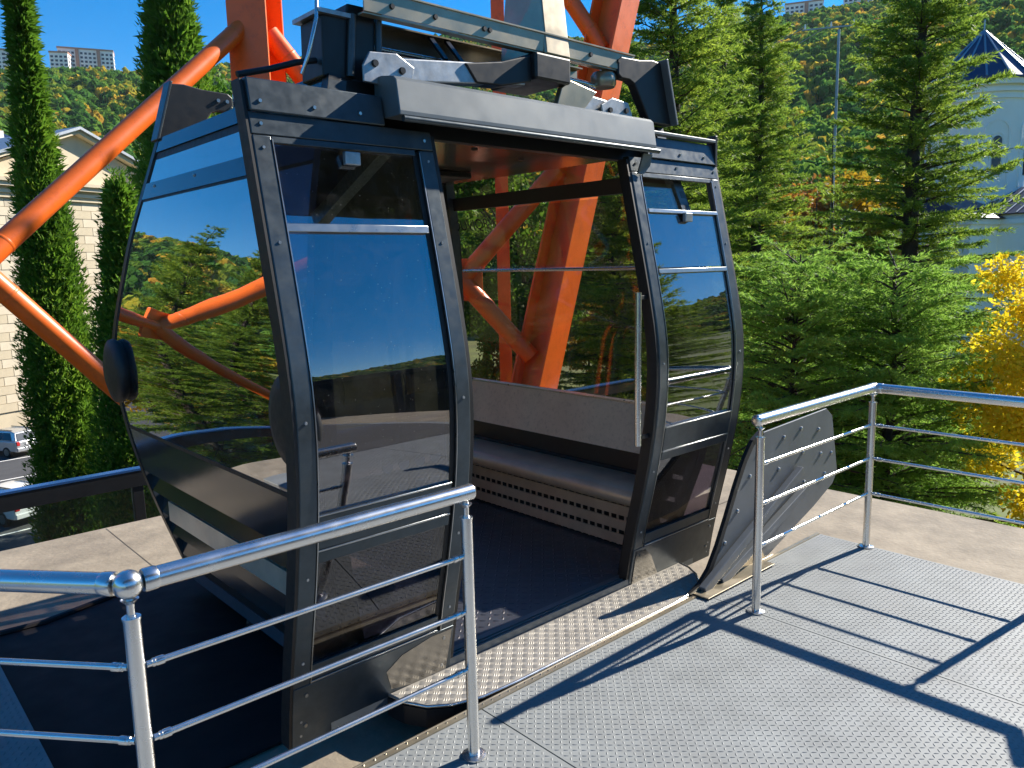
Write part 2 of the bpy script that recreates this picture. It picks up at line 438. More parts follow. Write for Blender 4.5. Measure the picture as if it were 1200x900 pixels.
def lug_mesh(name, xy, ang, z, L, W, h):
    """lens shaped raised lugs of a tread plate, all joined"""
    n = len(xy)
    base = np.array([[-.5, 0, 0], [-.22, .5, 0], [.22, .5, 0], [.5, 0, 0], [.22, -.5, 0], [-.22, -.5, 0], [-.3, 0, 1], [.3, 0, 1]])
    fa = np.array([[0, 6, 1], [1, 6, 2], [2, 6, 7], [2, 7, 3], [3, 7, 4], [4, 7, 5], [5, 7, 6], [5, 6, 0]])[:, ::-1]
    P = base * np.array([L, W, h])
    c, s = np.cos(ang)[:, None], np.sin(ang)[:, None]
    X = xy[:, 0:1] + P[:, 0] * c - P[:, 1] * s
    Y = xy[:, 1:2] + P[:, 0] * s + P[:, 1] * c
    Z = np.broadcast_to(P[:, 2] + z, X.shape)
    V = np.stack([X, Y, Z], -1).reshape(-1, 3)
    F = (fa[None] + (np.arange(n) * 8)[:, None, None]).reshape(-1, 3)
    me = np_mesh(name, V, F); me.shade_smooth(); me.set_sharp_from_angle(angle=rad(50))
    return me

def diamond(x0, x1, y0, y1, pitch):
    nx = int((x1 - x0) / pitch); ny = int((y1 - y0) / pitch)
    gx, gy = np.meshgrid(np.arange(nx), np.arange(ny))
    px = x0 + (gx + .5) * (x1 - x0) / nx; py = y0 + (gy + .5) * (y1 - y0) / ny
    ang = np.where((gx + gy) % 2 == 0, rad(45), rad(-45))
    return np.stack([px.ravel(), py.ravel()], 1), ang.ravel()

plat = MB().span((-9, -12, PZ + .005), (4.515, 2.165, -.012))
plat_o = tag(plat.build('platform', M['galv']), kind='structure')
wing = MB().span((-9, 2.17, PZ + .005), (.455, 5.2, -.012))
wing.build('platform_wing', M['galv'], plat_o)
plates = [(-1.24, .255), (.26, 1.757), (1.763, 3.247), (3.253, 4.515)]
for i, (x0, x1) in enumerate(plates):
    fp = MB().span((x0, -2.6, -.011), (x1, 2.165, 0.0)).build('floor_plate', M['platform'], plat_o)
    ylo = -.42 if i >= 1 else 1.3
    xy, an = diamond(x0 + .01, x1 - .01, ylo, 2.155, .0225)
    if i < 3:
        xy_ok = np.ones(len(xy), bool)
    t = link_mesh('tread', lug_mesh('tread', xy, an, 0.0, .020, .0060, .0018), M['platform'], fp)
    tag(t, kind='stuff')
wp = MB().span((-1.24, 2.175, -.011), (.455, 5.2, 0.0)).build('floor_plate', M['platform'], plat_o)
xy, an = diamond(-.3, .445, 2.6, 4.6, .0225)
tag(link_mesh('tread', lug_mesh('tread', xy, an, 0.0, .020, .0060, .0018), M['platform'], wp), kind='stuff')
tag(MB().span((-6, -8, .0012), (4.4, -.45, .005)).build('unseen_dark_mat', M['asphalt']), kind='structure')  # dark sheet added out of view so the door panes mirror darker ground
edge = MB()
edge.span((.46, 2.166, -.05), (4.51, 2.188, .006))
edge.tube([(.46, 2.198, -.012), (4.0, 2.198, -.012)], .014, 8)
edge.span((.46, 2.166, PZ + .004), (4.51, 2.180, -.052))
edge.build('edge_trim', M['bronze_steel'], plat_o, smooth=40)
bolts = MB()
for k in range(60):
    x = .7 + k * .045
    bolts.tube([(x, 2.181, .004), (x, 2.181, .009)], .003, 6)
tag(bolts.build('edge_bolts', M['trim'], plat_o), kind='stuff')

# ------------------------------------------------------------------ railings
RH = 0.955
def post(root, x, y, top=True):
    p = MB()
    p.tube([(x, y, 0.0), (x, y, .866)], .0205, 16)
    p.tube([(x, y, .866), (x, y, .872), (x, y, .872), (x, y, .878)], [.0225, .0225, .012, .012], 14)
    p.tube([(x, y, .878), (x, y, RH - .02)], [.010, .010], 12)
    p.tube([(x, y, .905), (x, y, .912), (x, y, .918)], [.010, .017, .022], 12)
    o = p.build('post', M['steel'], root, smooth=35)
    b = MB().tube([(x, y, 0.001), (x, y, .008), (x, y, .012)], [.043, .043, .030], 18)
    b.build('base_flange', M['steel'], o, smooth=35)
    return o

def rail(root, a, b, name='handrail', r=.0275, caps=True):
    m = MB().tube([a, b], r, 22)
    o = m.build(name, M['steel'], root, smooth=40)
    return o

def collar(root, p, d, r=.030):
    p = Vector(p); d = Vector(d).normalized()
    MB().tube([p, p + d * .004, p + d * .03, p + d * .034], [r * .93, r, r, r * .95], 20).build('rail_collar', M['steel'], root, smooth=40)

def crossbar(root, a, b, fit=True):
    a, b = Vector(a), Vector(b); d = (b - a).normalized()
    m = MB().tube([a, b], .0085, 12)
    o = m.build('crossbar', M['steel'], root, smooth=40)
    for p, s in ((a, 1), (b, -1)):
        f = MB()
        f.tube([p + d * s * .004, p + d * s * .012, p + d * s * .014, p + d * s * .02], [.005, .008, .011, .011], 12)
        f.tube([p + d * s * .02, p + d * s * .024, p + d * s * .042], [.009, .0115, .0115], 12)
        f.build('bar_fitting', M['steel'], o, smooth=40)

YL = 1.962
rl = empty('railing', (1.0, YL, 0), 'stainless railing in the foreground, in front of the left cabin door leaf', 'railing', 'stainless boarding railings')
post(rl, .502, YL); post(rl, 1.553, YL)
rail(rl, (.545, YL, RH), (1.575, YL, RH))
MB().ball((1.575, YL, RH), .0275, 20, 10, (.35, 1, 1)).build('end_cap', M['steel'], rl, smooth=60)
MB().ball((.502, YL, RH), .036, 24, 14).build('ball_joint', M['steel'], rl, smooth=60)
collar(rl, (.535, YL, RH), (1, 0, 0))
dl = Vector((-.22, .26, 0)).normalized()
pL = Vector((.502, YL, RH)); eL = pL + dl * 1.35
rail(rl, pL + dl * .045, eL)
collar(rl, pL + dl * .034, dl)
post(rl, eL.x, eL.y)
for z in (.738, .540, .330):
    crossbar(rl, (.525, YL, z), (1.533, YL, z))
    a = Vector((pL.x, pL.y, z)) + dl * .022; b = Vector((eL.x, eL.y, z)) - dl * .022
    crossbar(rl, a, b)

YR = 1.872
rr_ = empty('railing', (4.49, YR, 0), 'stainless corner railing beside the grey guide plate on the right', 'railing', 'stainless boarding railings')
post(rr_, 3.262, YR); post(rr_, 4.492, YR)
post(rr_, 4.497, .90)
rail(rr_, (3.225, YR, RH), (4.468, YR, RH))
MB().ball((3.225, YR, RH), .0275, 20, 10, (.35, 1, 1)).build('end_cap', M['steel'], rr_, smooth=60)
MB().ball((4.492, YR, RH), .030, 24, 14).build('ball_joint', M['steel'], rr_, smooth=60)
collar(rr_, (4.472, YR, RH), (-1, 0, 0)); collar(rr_, (4.493, YR - .02, RH), (0, -1, 0))
rail(rr_, (4.493, YR - .03, RH), (4.50, .52, RH))
rail(rr_, (4.50, .52, RH), (4.33, .45, RH))
MB().ball((4.33, .45, RH), .0275, 16, 10).build('end_cap', M['steel'], rr_, smooth=60)
for z in (.738, .540, .330):
    crossbar(rr_, (3.284, YR, z), (4.470, YR, z))
    crossbar(rr_, (4.493, YR - .022, z), (4.497, .922, z))

# ------------------------------------------------------------------ guide plate at the platform edge
gp = empty('guide_plate', (3.6, 2.2, 0), 'grey bolted guide plate with curved edge behind the right railing', 'guide plate')
out = [(3.20, -.02), (3.30, .02), (3.38, .08), (3.46, .19), (3.54, .33), (3.62, .48), (3.70, .61), (3.78, .70), (3.88, .745), (4.62, .775), (4.70, .72), (4.80, .34), (4.74, .27), (4.50, .175), (3.95, .0), (3.6, -.02)]
g = MB().prism([(x, 2.205, z) for x, z in out], (0, .014, 0))
g.build('sheet', M['guide'], gp, bevel=.003)
rim = MB()
for a, b in zip(out[0:9], out[1:9]):
    rim.bar((a[0] - .012, 2.213, a[1] + .004), (b[0] - .012, 2.213, b[1] + .004), .034, .022, (0, 1, 0))
rim.build('black_rim', M['rubber'], gp)
for (x0, z0, x1, z1) in ((3.26, .01, 4.26, .46), (3.42, .01, 4.34, .335)):
    MB().bar((x0, 2.175, z0), (x1, 2.175, z1), .04, .05, (0, 0, 1)).build('brace', M['guide'], gp, bevel=.004)
foot = MB()
foot.prism([(3.18, 2.203, .012), (3.36, 2.203, .012), (3.9, 2.203, .012), (3.85, 2.203, .10), (3.5, 2.203, .12), (3.36, 2.203, .045)], (0, -.012, 0))
foot.span((3.2, 2.10, .008), (3.85, 2.203, .014))
foot.build('foot_bracket', M['bronze_steel'], gp, bevel=.002)
for x, z in ((3.62, .35), (3.74, .52), (3.86, .66), (4.05, .5), (4.1, .68), (4.3, .7), (4.33, .55), (4.52, .66), (4.56, .5), (4.62, .36), (4.36, .36), (4.2, .23), (3.95, .3), (4.70, .48), (3.5, .2), (3.9, .12)):
    MB().tube([(x, 2.205, z), (x, 2.198, z), (x, 2.194, z)], [.013, .012, .007], 10).build('bolt', M['trim'], gp, smooth=40)

# ------------------------------------------------------------------ the gondola cabin
ZT = np.array([-.06, .03, .31, .5, .71, .93, 1.1, 1.2, 1.33, 1.57, 1.75, 2.02, 2.23, 2.45])
YT = np.array([2.522, 2.511, 2.455, 2.408, 2.362, 2.327, 2.315, 2.314, 2.322, 2.368, 2.408, 2.468, 2.515, 2.56])
XT_Z = np.array([-.06, .107, .27, .497, .742, .996, 1.2, 1.35, 1.477, 1.898, 2.128, 2.348, 2.7])
XT_X = np.array([1.495, 1.446, 1.396, 1.338, 1.288, 1.254, 1.243, 1.249, 1.27, 1.355, 1.424, 1.490, 1.592])
def smooth_fn(zs, vs):
    zz = np.linspace(zs[0], zs[-1], 200); vv = np.interp(zz, zs, vs)
    k = np.ones(17) / 17
    vp = np.concatenate([vv[0] + (vv[1] - vv[0]) * np.arange(-8, 0), vv, vv[-1] + (vv[-1] - vv[-2]) * np.arange(1, 9)])
    vs_ = np.convolve(vp, k, 'valid')
    return lambda z: float(np.interp(z, zz, vs_))
yF = smooth_fn(ZT, YT)
xE = smooth_fn(XT_Z, XT_X)
YC, XC = 3.51, 2.485
yR = lambda z: 2 * YC - yF(z)

def fslab(x0, x1, z0, z1, yo, th, n=None, rear=False, xf0=None, xf1=None):
    """slab following the bulged long side; yo = offset inward, th = thickness inward"""
    n = n or max(1, int((z1 - z0) / .07))
    A, B = [], []
    for i in range(n + 1):
        z = z0 + (z1 - z0) * i / n
        y0 = yF(z) + yo; y1 = y0 + th
        if rear: y0, y1 = 2 * YC - y0, 2 * YC - y1
        a = xf0(z) if xf0 else x0; b = xf1(z) if xf1 else x1
        A.append([(a, y0, z), (b, y0, z)]); B.append([(a, y1, z), (b, y1, z)])
    return MB().sheet(A, B)

def eslab(side, ya, yb, z0, z1, xo, th, n=None):
    """slab following the bulged end (side -1 near end, +1 far end); ya, yb functions of z"""
    n = n or max(1, int((z1 - z0) / .07))
    A, B = [], []
    for i in range(n + 1):
        z = z0 + (z1 - z0) * i / n
        x0 = xE(z) + xo; x1 = x0 + th
        if side > 0: x0, x1 = 2 * XC - x0, 2 * XC - x1
        A.append([(x0, ya(z), z), (x0, yb(z), z)]); B.append([(x1, ya(z), z), (x1, yb(z), z)])
    return MB().sheet(A, B)

cab = empty('gondola_cabin', (XC, YC, -.05), 'dark grey gondola cabin with tinted windows and open sliding doors', 'gondola cabin')

# floor and sill
fl = MB()
zf = .02
fl.prism([(xE(0), yF(0) + .05, zf), (2 * XC - xE(0), yF(0) + .05, zf), (2 * XC - xE(0), yR(0) - .03, zf), (xE(0), yR(0) - .03, zf)], (0, 0, -.07))
flo = fl.build('floor', M['cabinfloor'], cab)
xy, an = diamond(1.75, 3.42, 2.64, 4.35, .045)
tag(link_mesh('tread', lug_mesh('tread', xy, an, zf, .036, .012, .003), M['cabinfloor'], flo), kind='stuff')
sill = MB()
for k, (y0, y1, z1) in enumerate(((2.512, 2.524, .034), (2.524, 2.535, .022), (2.535, 2.545, .034), (2.545, 2.556, .022), (2.556, 2.57, .034), (2.57, 2.60, .026))):
    sill.span((1.3, y0, -.045), (3.66, y1 - .0005, z1))
sill.build('door_sill', M['beam'], cab)

# boarding step
sp = empty('x', (0, 0, 0)); bpy.data.objects.remove(sp)
stp = [(1.56, 2.51), (1.575, 2.42), (1.62, 2.335), (1.70, 2.275), (1.82, 2.235), (2.0, 2.224), (3.05, 2.212), (3.22, 2.225), (3.36, 2.27), (3.45, 2.35), (3.50, 2.43), (3.52, 2.51)]
step = MB().prism([(x, y, -.012) for x, y in stp], (0, 0, .012)).build('step', M['step'], cab, bevel=.0015)
sk = MB()
for (a, b) in zip(stp[:-1], stp[1:]):
    d = Vector((b[0] - a[0], b[1] - a[1], 0)).normalized()
    sk.bar((a[0] - d.x * .004, a[1] - d.y * .004, -.052), (b[0] + d.x * .004, b[1] + d.y * .004, -.052), .012, .078)
sk.build('step_skirt', M['dark'], step)
ed = MB()
ed.tube([(x, y - .004, -.002) for x, y in stp], .007, 8)
ed.build('step_edge', M['steel'], step, smooth=50)
from itertools import product
def in_poly(x, y, P):
    c = False; j = len(P) - 1
    for i in range(len(P)):
        if (P[i][1] > y) != (P[j][1] > y) and x < (P[j][0] - P[i][0]) * (y - P[i][1]) / (P[j][1] - P[i][1]) + P[i][0]: c = not c
        j = i
    return c
bxy, ban = [], []
pit = .044
for i, j in product(range(60), range(10)):
    cx, cy = 1.54 + i * pit * .75, 2.22 + j * pit * .75
    a = rad(48) if (i + j) % 2 == 0 else rad(-48)
    for k in (-1, 0, 1):
        x = cx - math.sin(a) * k * .0095; y = cy + math.cos(a) * k * .0095
        if in_poly(x, y + .0, [(p[0] + (.012 if p[0] < 2.5 else -.012), max(p[1], 2.235)) for p in stp] ) and y > 2.238:
            bxy.append((x, y)); ban.append(a)
tag(link_mesh('tread', lug_mesh('tread', np.array(bxy), np.array(ban), 0.0, .028, .006, .0016), M['step'], step), kind='stuff')

# front body frame behind the door leaves
def strip_front(name, x0, x1, z0, z1, yo, th, mat, par=cab, **k):
    return fslab(x0, x1, z0, z1, yo, th, **k).build(name, mat, par, smooth=30)
fp_ = lambda z: yF(z) + .055
rp_ = lambda z: yR(z)
strip_front('corner_post', 0, 0, -.05, 2.38, .055, .05, M['frame'], xf0=lambda z: xE(z), xf1=lambda z: xE(z) + .07)
strip_front('corner_post', 0, 0, -.05, 2.38, .055, .05, M['frame'], xf0=lambda z: 2 * XC - xE(z) - .07, xf1=lambda z: 2 * XC - xE(z))
strip_front('door_post', 1.79, 1.86, -.05, 2.22, .055, .045, M['dark'])
strip_front('door_post', 3.10, 3.17, -.05, 2.22, .055, .045, M['dark'])
for (a, b) in ((lambda z: xE(z) + .07, lambda z: 1.79), (lambda z: 3.17, lambda z: 2 * XC - xE(z) - .07)):
    strip_front('side_panel', 0, 0, -.05, .25, .065, .02, M['dark'], xf0=a, xf1=b)
    strip_front('side_pane', 0, 0, .25, 2.1, .066, .006, M['glass_clear'], xf0=a, xf1=b)
strip_front('header', 0, 0, 2.20, 2.32, .055, .045, M['dark'], xf0=lambda z: xE(z) + .07, xf1=lambda z: 2 * XC - xE(z) - .07)

# rear side
for (a, b, nm) in ((lambda z: xE(z), lambda z: xE(z) + .07, 'corner_post'), (lambda z: 2 * XC - xE(z) - .07, lambda z: 2 * XC - xE(z), 'corner_post'), (lambda z: XC - .03, lambda z: XC + .03, 'door_post'), (lambda z: 1.85, lambda z: 1.91, 'door_post'), (lambda z: 3.06, lambda z: 3.12, 'door_post')):
    fslab(0, 0, -.05, 2.38, 0, .05, rear=True, xf0=a, xf1=b).build(nm, M['frame'], cab, smooth=30)
fslab(0, 0, -.05, .28, .01, .02, rear=True, xf0=lambda z: xE(z) + .07, xf1=lambda z: 2 * XC - xE(z) - .07).build('rear_panel', M['dark'], cab, smooth=30)
for (a, b) in ((lambda z: xE(z) + .07, lambda z: 1.85), (lambda z: 1.91, lambda z: XC - .03), (lambda z: XC + .03, lambda z: 3.06), (lambda z: 3.12, lambda z: 2 * XC - xE(z) - .07)):
    fslab(0, 0, .28, 2.10, .015, .006, rear=True, xf0=a, xf1=b).build('rear_pane', M['glass_far'], cab, smooth=30)
fslab(0, 0, 2.10, 2.38, .01, .03, rear=True, xf0=lambda z: xE(z) + .07, xf1=lambda z: 2 * XC - xE(z) - .07).build('rear_header', M['dark'], cab, smooth=30)

# both ends
for side in (-1, 1):
    ya = lambda z: yF(z) + .105
    yb = lambda z: yR(z) - .05
    ya0 = lambda z: yF(z) + .055
    glass = M['glass_end'] if side < 0 else M['glass_far']
    eslab(side, ya0, lambda z: yF(z) + .104, -.05, 2.40, -.004, .05).build('end_post', M['dark'], cab, smooth=30)
    eslab(side, lambda z: yR(z) - .049, lambda z: yR(z) + .001, -.05, 2.40, -.004, .05).build('end_post', M['dark'], cab, smooth=30)
    eslab(side, ya, yb, 2.335, 2.41, -.002, .03).build('roof_fascia', M['frame_gloss'] if side < 0 else M['dark'], cab, smooth=30)
    eslab(side, ya, yb, 2.295, 2.333, .006, .03).build('gutter', M['rubber'], cab)
    eslab(side, ya, yb, 2.175, 2.294, .004, .006).build('upper_pane', glass, cab, smooth=30)
    pn = eslab(side, ya, yb, 2.09, 2.174, -.004, .03).build('cross_panel', M['frame_gloss'] if side < 0 else M['dark'], cab, smooth=30)
    for t in (.05, .3, .62, .92):
        z = 2.15; y = ya(z) + (yb(z) - ya(z)) * t
        x = xE(z) - .004
        if side > 0: x = 2 * XC - x
        MB().ball((x, y, z), .008, 10, 6).build('screw', M['trim'], pn, smooth=60)
    if side < 0:
        eslab(side, ya, yb, 2.09 - .012, 2.089, .0, .012).build('seal', M['rubber'], cab)
    eslab(side, ya, yb, .865, 2.077, .002, .006, n=26).build('end_pane', glass, cab, smooth=30)
    eslab(side, ya, yb, .845, .864, -.001, .02).build('seal', M['rubber'], cab)
    pl = eslab(side, ya, yb, .60, .844, .0, .02).build('lower_panel', M['panel_dark'], cab, smooth=30)
    zz = .598
    for k in range(5):
        z0, z1 = zz - .115, zz
        A = [[], []]; B = [[], []]
        for r_, (z, off) in enumerate(((z1, .055), (z0, .0))):
            x = xE(z) + off; xi = x + .02
            if side > 0: x, xi = 2 * XC - x, 2 * XC - xi
            A[r_] = [(x, ya(z), z), (x, yb(z), z)]; B[r_] = [(xi, ya(z), z), (xi, yb(z), z)]
        MB().sheet(A, B).build('louver', M['panel_dark'], cab)
        A = [[], []]; B = [[], []]
        x0_, x1_ = xE(z0), xE(z0) + .055
        if side > 0: x0_, x1_ = 2 * XC - x0_, 2 * XC - x1_
        zz = z0 - .013
    # handrail across the window
    x = xE(1.66) + .05
    if side > 0: x = 2 * XC - x
    MB().tube([(x, 2.52, 1.665), (x, 4.5, 1.665)], .011, 12).build('window_bar', M['steel'], cab, smooth=40)
    # corner buffers
    for y in (2.50, 4.60) if side < 0 else ():
        bx = xE(1.17)
        s = -1
        if side > 0: bx = 2 * XC - bx; s = 1
        bf = MB()
        bf.tube([(bx - s * .03, y, 1.175), (bx + s * .015, y, 1.175), (bx + s * .035, y, 1.175), (bx + s * .055, y, 1.175), (bx + s * .062, y, 1.175)], [.15, .178, .172, .11, .03], 28)
        bf.build('buffer', M['rubber'], cab, smooth=60)

# roof and ceiling
rf = MB()
x0, x1 = xE(2.40) + .02, 2 * XC - xE(2.40) - .02
rf.span((x0, 2.62, 2.335), (x1, 4.46, 2.40))
rfo = rf.build('roof', M['dark'], cab, bevel=.01)
for k in range(6):
    MB().prism([(1.62, 3.0 + k * .22, 2.401), (1.62, 3.09 + k * .22, 2.43), (1.62, 3.2 + k * .22, 2.401)], (1.7, 0, 0)).build('roof_rib', M['bronze_steel'], rfo)
cl = MB().span((1.56, 2.60, 2.262), (3.42, 4.40, 2.272)).build('ceiling', M['ceil'], cab)
for (x, y) in ((2.5, 3.0), (2.95, 3.15), (2.3, 3.5), (3.1, 2.75)):
    MB().tube([(x, y, 2.262), (x, y, 2.257)], .016, 14).build('ceiling_lamp_cap', M['dark'], cl, smooth=40)
MB().span((2.8, 3.75, 2.225), (3.1, 4.1, 2.26)).build('ceiling_box', M['dark'], cl, bevel=.008)

# benches at both ends
for side in (-1, 1):
    mx = lambda x: x if side > 0 else 2 * XC - x
    prof = [(3.60, .335), (3.33, .335), (3.295, .345), (3.275, .37), (3.272, .395), (3.285, .425), (3.31, .44), (3.60, .445)]
    MB().prism([(mx(x), 2.64, z) for x, z in prof], (0, 1.75, 0)).build('seat', M['seat'], cab, smooth=40)
    bk = MB()
    A, B = [], []
    for i in range(6):
        z = .58 + .285 * i / 5
        x = 2 * XC - xE(z) - .07
        A.append([(mx(x - .03), 2.60, z), (mx(x - .03), 4.42, z)]); B.append([(mx(x), 2.60, z), (mx(x), 4.42, z)])
    bk.sheet(A, B)
    bko = bk.build('backrest', M['beige'], cab, smooth=30)
    x = 2 * XC - xE(.87) - .105
    MB().span((mx(x), 2.60, .864), (mx(x + .05), 4.42, .874)).build('backrest_trim', M['trim'], bko)
    MB().span((mx(3.56), 2.60, .446), (mx(3.58), 4.42, .58)).build('back_gap_panel', M['dark'], cab)
    for k in range(3):
        z0 = .035 + k * .09
        vs_ = MB().span((mx(3.44), 2.64, z0), (mx(3.452), 4.39, z0 + .062)).build('vent_slat', M['seat'], cab, bevel=.002)
    dv = MB()
    for k in range(30):
        y = 2.66 + k * .058
        dv.span((mx(3.446), y, .03), (mx(3.449), y + .016, .30))
    tag(dv.build('vent_dividers', M['seat'], cab), kind='stuff')
    MB().span((mx(3.47), 2.62, .022), (mx(3.49), 4.42, .335)).build('bench_front', M['dark'], cab)

# sliding door leaves
def leaf(x0, x1, left):
    d = fslab(x0, x0 + .066, -.05, 2.14, 0, .04, n=34).build('door_leaf', M['frame'], cab, smooth=30, bevel=.004)
    P = d
    inner = (x0 + .072, x1 - (.09 if left else .072))
    if not left:
        inner = (x0 + .09, x1 - .072)
    def rail_(z0, z1, yo=.002, th=.034, mat=M['frame'], nm='rail', a=None, b=None):
        return fslab(a if a is not None else inner[0] - .004, b if b is not None else inner[1] + .004, z0, z1, yo, th).build(nm, mat, P, smooth=30, bevel=.002)
    fslab(x1 - .066, x1, -.05, 2.14, 0, .04, n=34).build('stile', M['frame'], P, smooth=30, bevel=.004)
    for xx in (x0 + .0665, x1 - .0705):
        fslab(xx, xx + .004, -.02, 2.13, -.002, .01, n=34).build('stile_highlight', M['trim'], P, smooth=30)  # thin bright strips drawn in place of the highlights along the stile edges
    # rubber edges
    if left:
        fslab(x1 + .0005, x1 + .018, -.05, 2.2, .004, .05, n=34).build('edge_rubber', M['rubber'], P, smooth=30)
        fslab(x1 - .092, x1 - .067, .2, 2.13, .012, .02, n=30).build('edge_rubber', M['rubber'], P, smooth=30)
        fslab(x0 - .012, x0 - .0005, -.05, 2.32, .002, .065, n=34).build('edge_rubber', M['rubber'], P, smooth=30)
    else:
        fslab(x0 - .020, x0 - .0005, -.05, 2.2, .004, .05, n=34).build('edge_rubber', M['rubber'], P, smooth=30)
        fslab(x0 + .067, x0 + .088, .2, 2.13, .012, .02, n=30).build('edge_rubber', M['rubber'], P, smooth=30)
        fslab(x1 + .0005, x1 + .012, -.05, 2.32, .002, .065, n=34).build('edge_rubber', M['rubber'], P, smooth=30)
    # upper fascias
    f2 = fslab(x0, x1, 2.142, 2.214, 0, .04, n=2).build('fascia', M['frame'], P, smooth=30, bevel=.003)
    a, b = (x0 + .004, 1.662) if left else (3.215, x1 - .004)
    f1 = fslab(a, b, 2.217, 2.325, -.012, .045, n=2).build('upper_fascia', M['frame'], P, smooth=30, bevel=.004)
    for t in (.07, .45, .8):
        x = a + (b - a) * t
        MB().tube([(x, yF(2.25) - .012, 2.25), (x, yF(2.25) - .018, 2.25)], [.0075, .006], 12).build('screw', M['trim'], f1, smooth=40)
    for t in (.05, .95) if left else (.05, .5, .95):
        x = x0 + (x1 - x0) * t
        MB().tube([(x, yF(2.18) + .001, 2.178), (x, yF(2.18) - .005, 2.178)], [.007, .006], 10).build('screw', M['trim'], f2, smooth=40)
    # stile screws
    for z in (1.79, 1.2, .64, .3, .05, -.01, 2.1):
        for x in (x0 + .033, x1 - .033):
            MB().tube([(x, yF(z) + .001, z), (x, yF(z) - .004, z)], [.0062, .005], 10).build('screw', M['galv'], P, smooth=40)
    # horizontal rails and panes
    g = M['glass_door']
    def pane(z0, z1, yo=.014, g=g):
        return fslab(inner[0], inner[1], z0, z1, yo, .006, n=max(2, int((z1 - z0) / .05))).build('pane', g, P, smooth=30)
    rail_(2.118, 2.140)
    if left:
        pane(1.855, 2.117); rail_(1.826, 1.854, mat=M['trim'], yo=-.002); pane(.872, 1.825)
        zt = 2.085; xt = 1.498
    else:
        rail_(1.944, 1.962, mat=M['trim'], yo=-.002); pane(1.67, 1.944); rail_(1.642, 1.664, mat=M['trim'], yo=-.002); pane(.872, 1.641)
        zt = 1.925; xt = 3.47
    MB().box((xt, yF(zt) - .006, zt), (.062, .022, .046)).build('latch', M['galv'], P, bevel=.004)
    rail_(.864, .871, yo=-.002, mat=M['trim'])
    rail_(.742, .863, yo=.002, nm='mid_panel')
    rail_(.733, .741, yo=-.002, mat=M['trim'])
    rail_(.69, .732)
    pane(.276, .689, g=M['glass_low'])
    rail_(.212, .275)
    rail_(.203, .211, yo=-.003, mat=M['trim'])
    bp = fslab(x0, x1, -.05, .202, -.003, .03, n=4).build('kick_panel', M['frame'], P, smooth=30, bevel=.003)
    for x in (x0 + .05, x1 - .05):
        for z in (.16, .03):
            MB().tube([(x, yF(z) - .002, z), (x, yF(z) - .008, z)], [.008, .007], 10).build('screw', M['trim'], bp, smooth=40)
    # tread corner plate
    if left:
        pc = [(x1 - .30, .02), (x1 - .03, -.035), (x1 - .01, .19), (x1 - .12, .19), (x1 - .26, .16), (x1 - .33, .11)]
    else:
        pc = [(x0 + .02, -.04), (x0 + .26, -.03), (x0 + .16, .13), (x0 + .10, .18), (x0 + .02, .19)]
    pm = MB()
    n = len(pc)
    pm.add([(x, yF(z) - .005, z) for x, z in pc] + [(x, yF(z) - .0035, z) for x, z in pc], [tuple(range(n)), tuple(range(2 * n - 1, n - 1, -1))] + [(i, i + n, (i + 1) % n + n, (i + 1) % n) for i in range(n)])
    pm.build('corner_plate', M['corner'], bp)
    if left:
        for k in range(8):
            i, j = k % 4, k // 4
            x = 1.50 + i * .072; z = .985 - j * .085
            MB().tube([(x, yF(z) + .0195, z), (x, yF(z) + .0215, z)], .024, 20).build('sticker', M['sticker'], P)
    else:
        hx = 2.975; hy = 2.372
        h = MB().tube([(hx, hy, .80), (hx, hy, 1.555)], .0165, 16).build('grab_bar', M['steel'], P, smooth=40)
        for z in (.84, 1.53):
            MB().bar((hx, hy, z), (3.065, yF(z) + .03, z), .016, .02).build('grab_bar_arm', M['dark'], h, bevel=.002)
    return d
leaf(1.142, 1.872, True)
leaf(3.074, 3.828, False)

# canopy beam over the doorway
cb = MB()
pr = [(2.53, 2.40), (2.452, 2.386), (2.436, 2.372), (2.418, 2.262), (2.418, 2.246), (2.52, 2.246), (2.58, 2.30), (2.58, 2.40)]
cb.prism([(1.672, y, z) for y, z in pr], (1.50, 0, 0))
cbo = cb.build('canopy_beam', M['beam'], cab, bevel=.003)
MB().tube([(1.69, 2.425, 2.236), (3.20, 2.425, 2.236)], .012, 12).build('door_track', M['frame'], cbo, smooth=40)
MB().prism([(3.13, 2.462, 2.225), (3.20, 2.462, 2.225), (3.19, 2.47, 2.17), (3.15, 2.475, 2.13), (3.11, 2.48, 2.13)], (0, .01, 0)).build('track_bracket', M['beam'], cbo)
# top ledge on the right of the beam
MB().span((3.175, 2.50, 2.335), (3.815, 2.545, 2.352)).build('top_ledge', M['beam'], cab, bevel=.003)
MB().span((3.805, 2.50, 2.21), (3.826, 2.56, 2.375)).build('ledge_end', M['dark'], cab, bevel=.003)

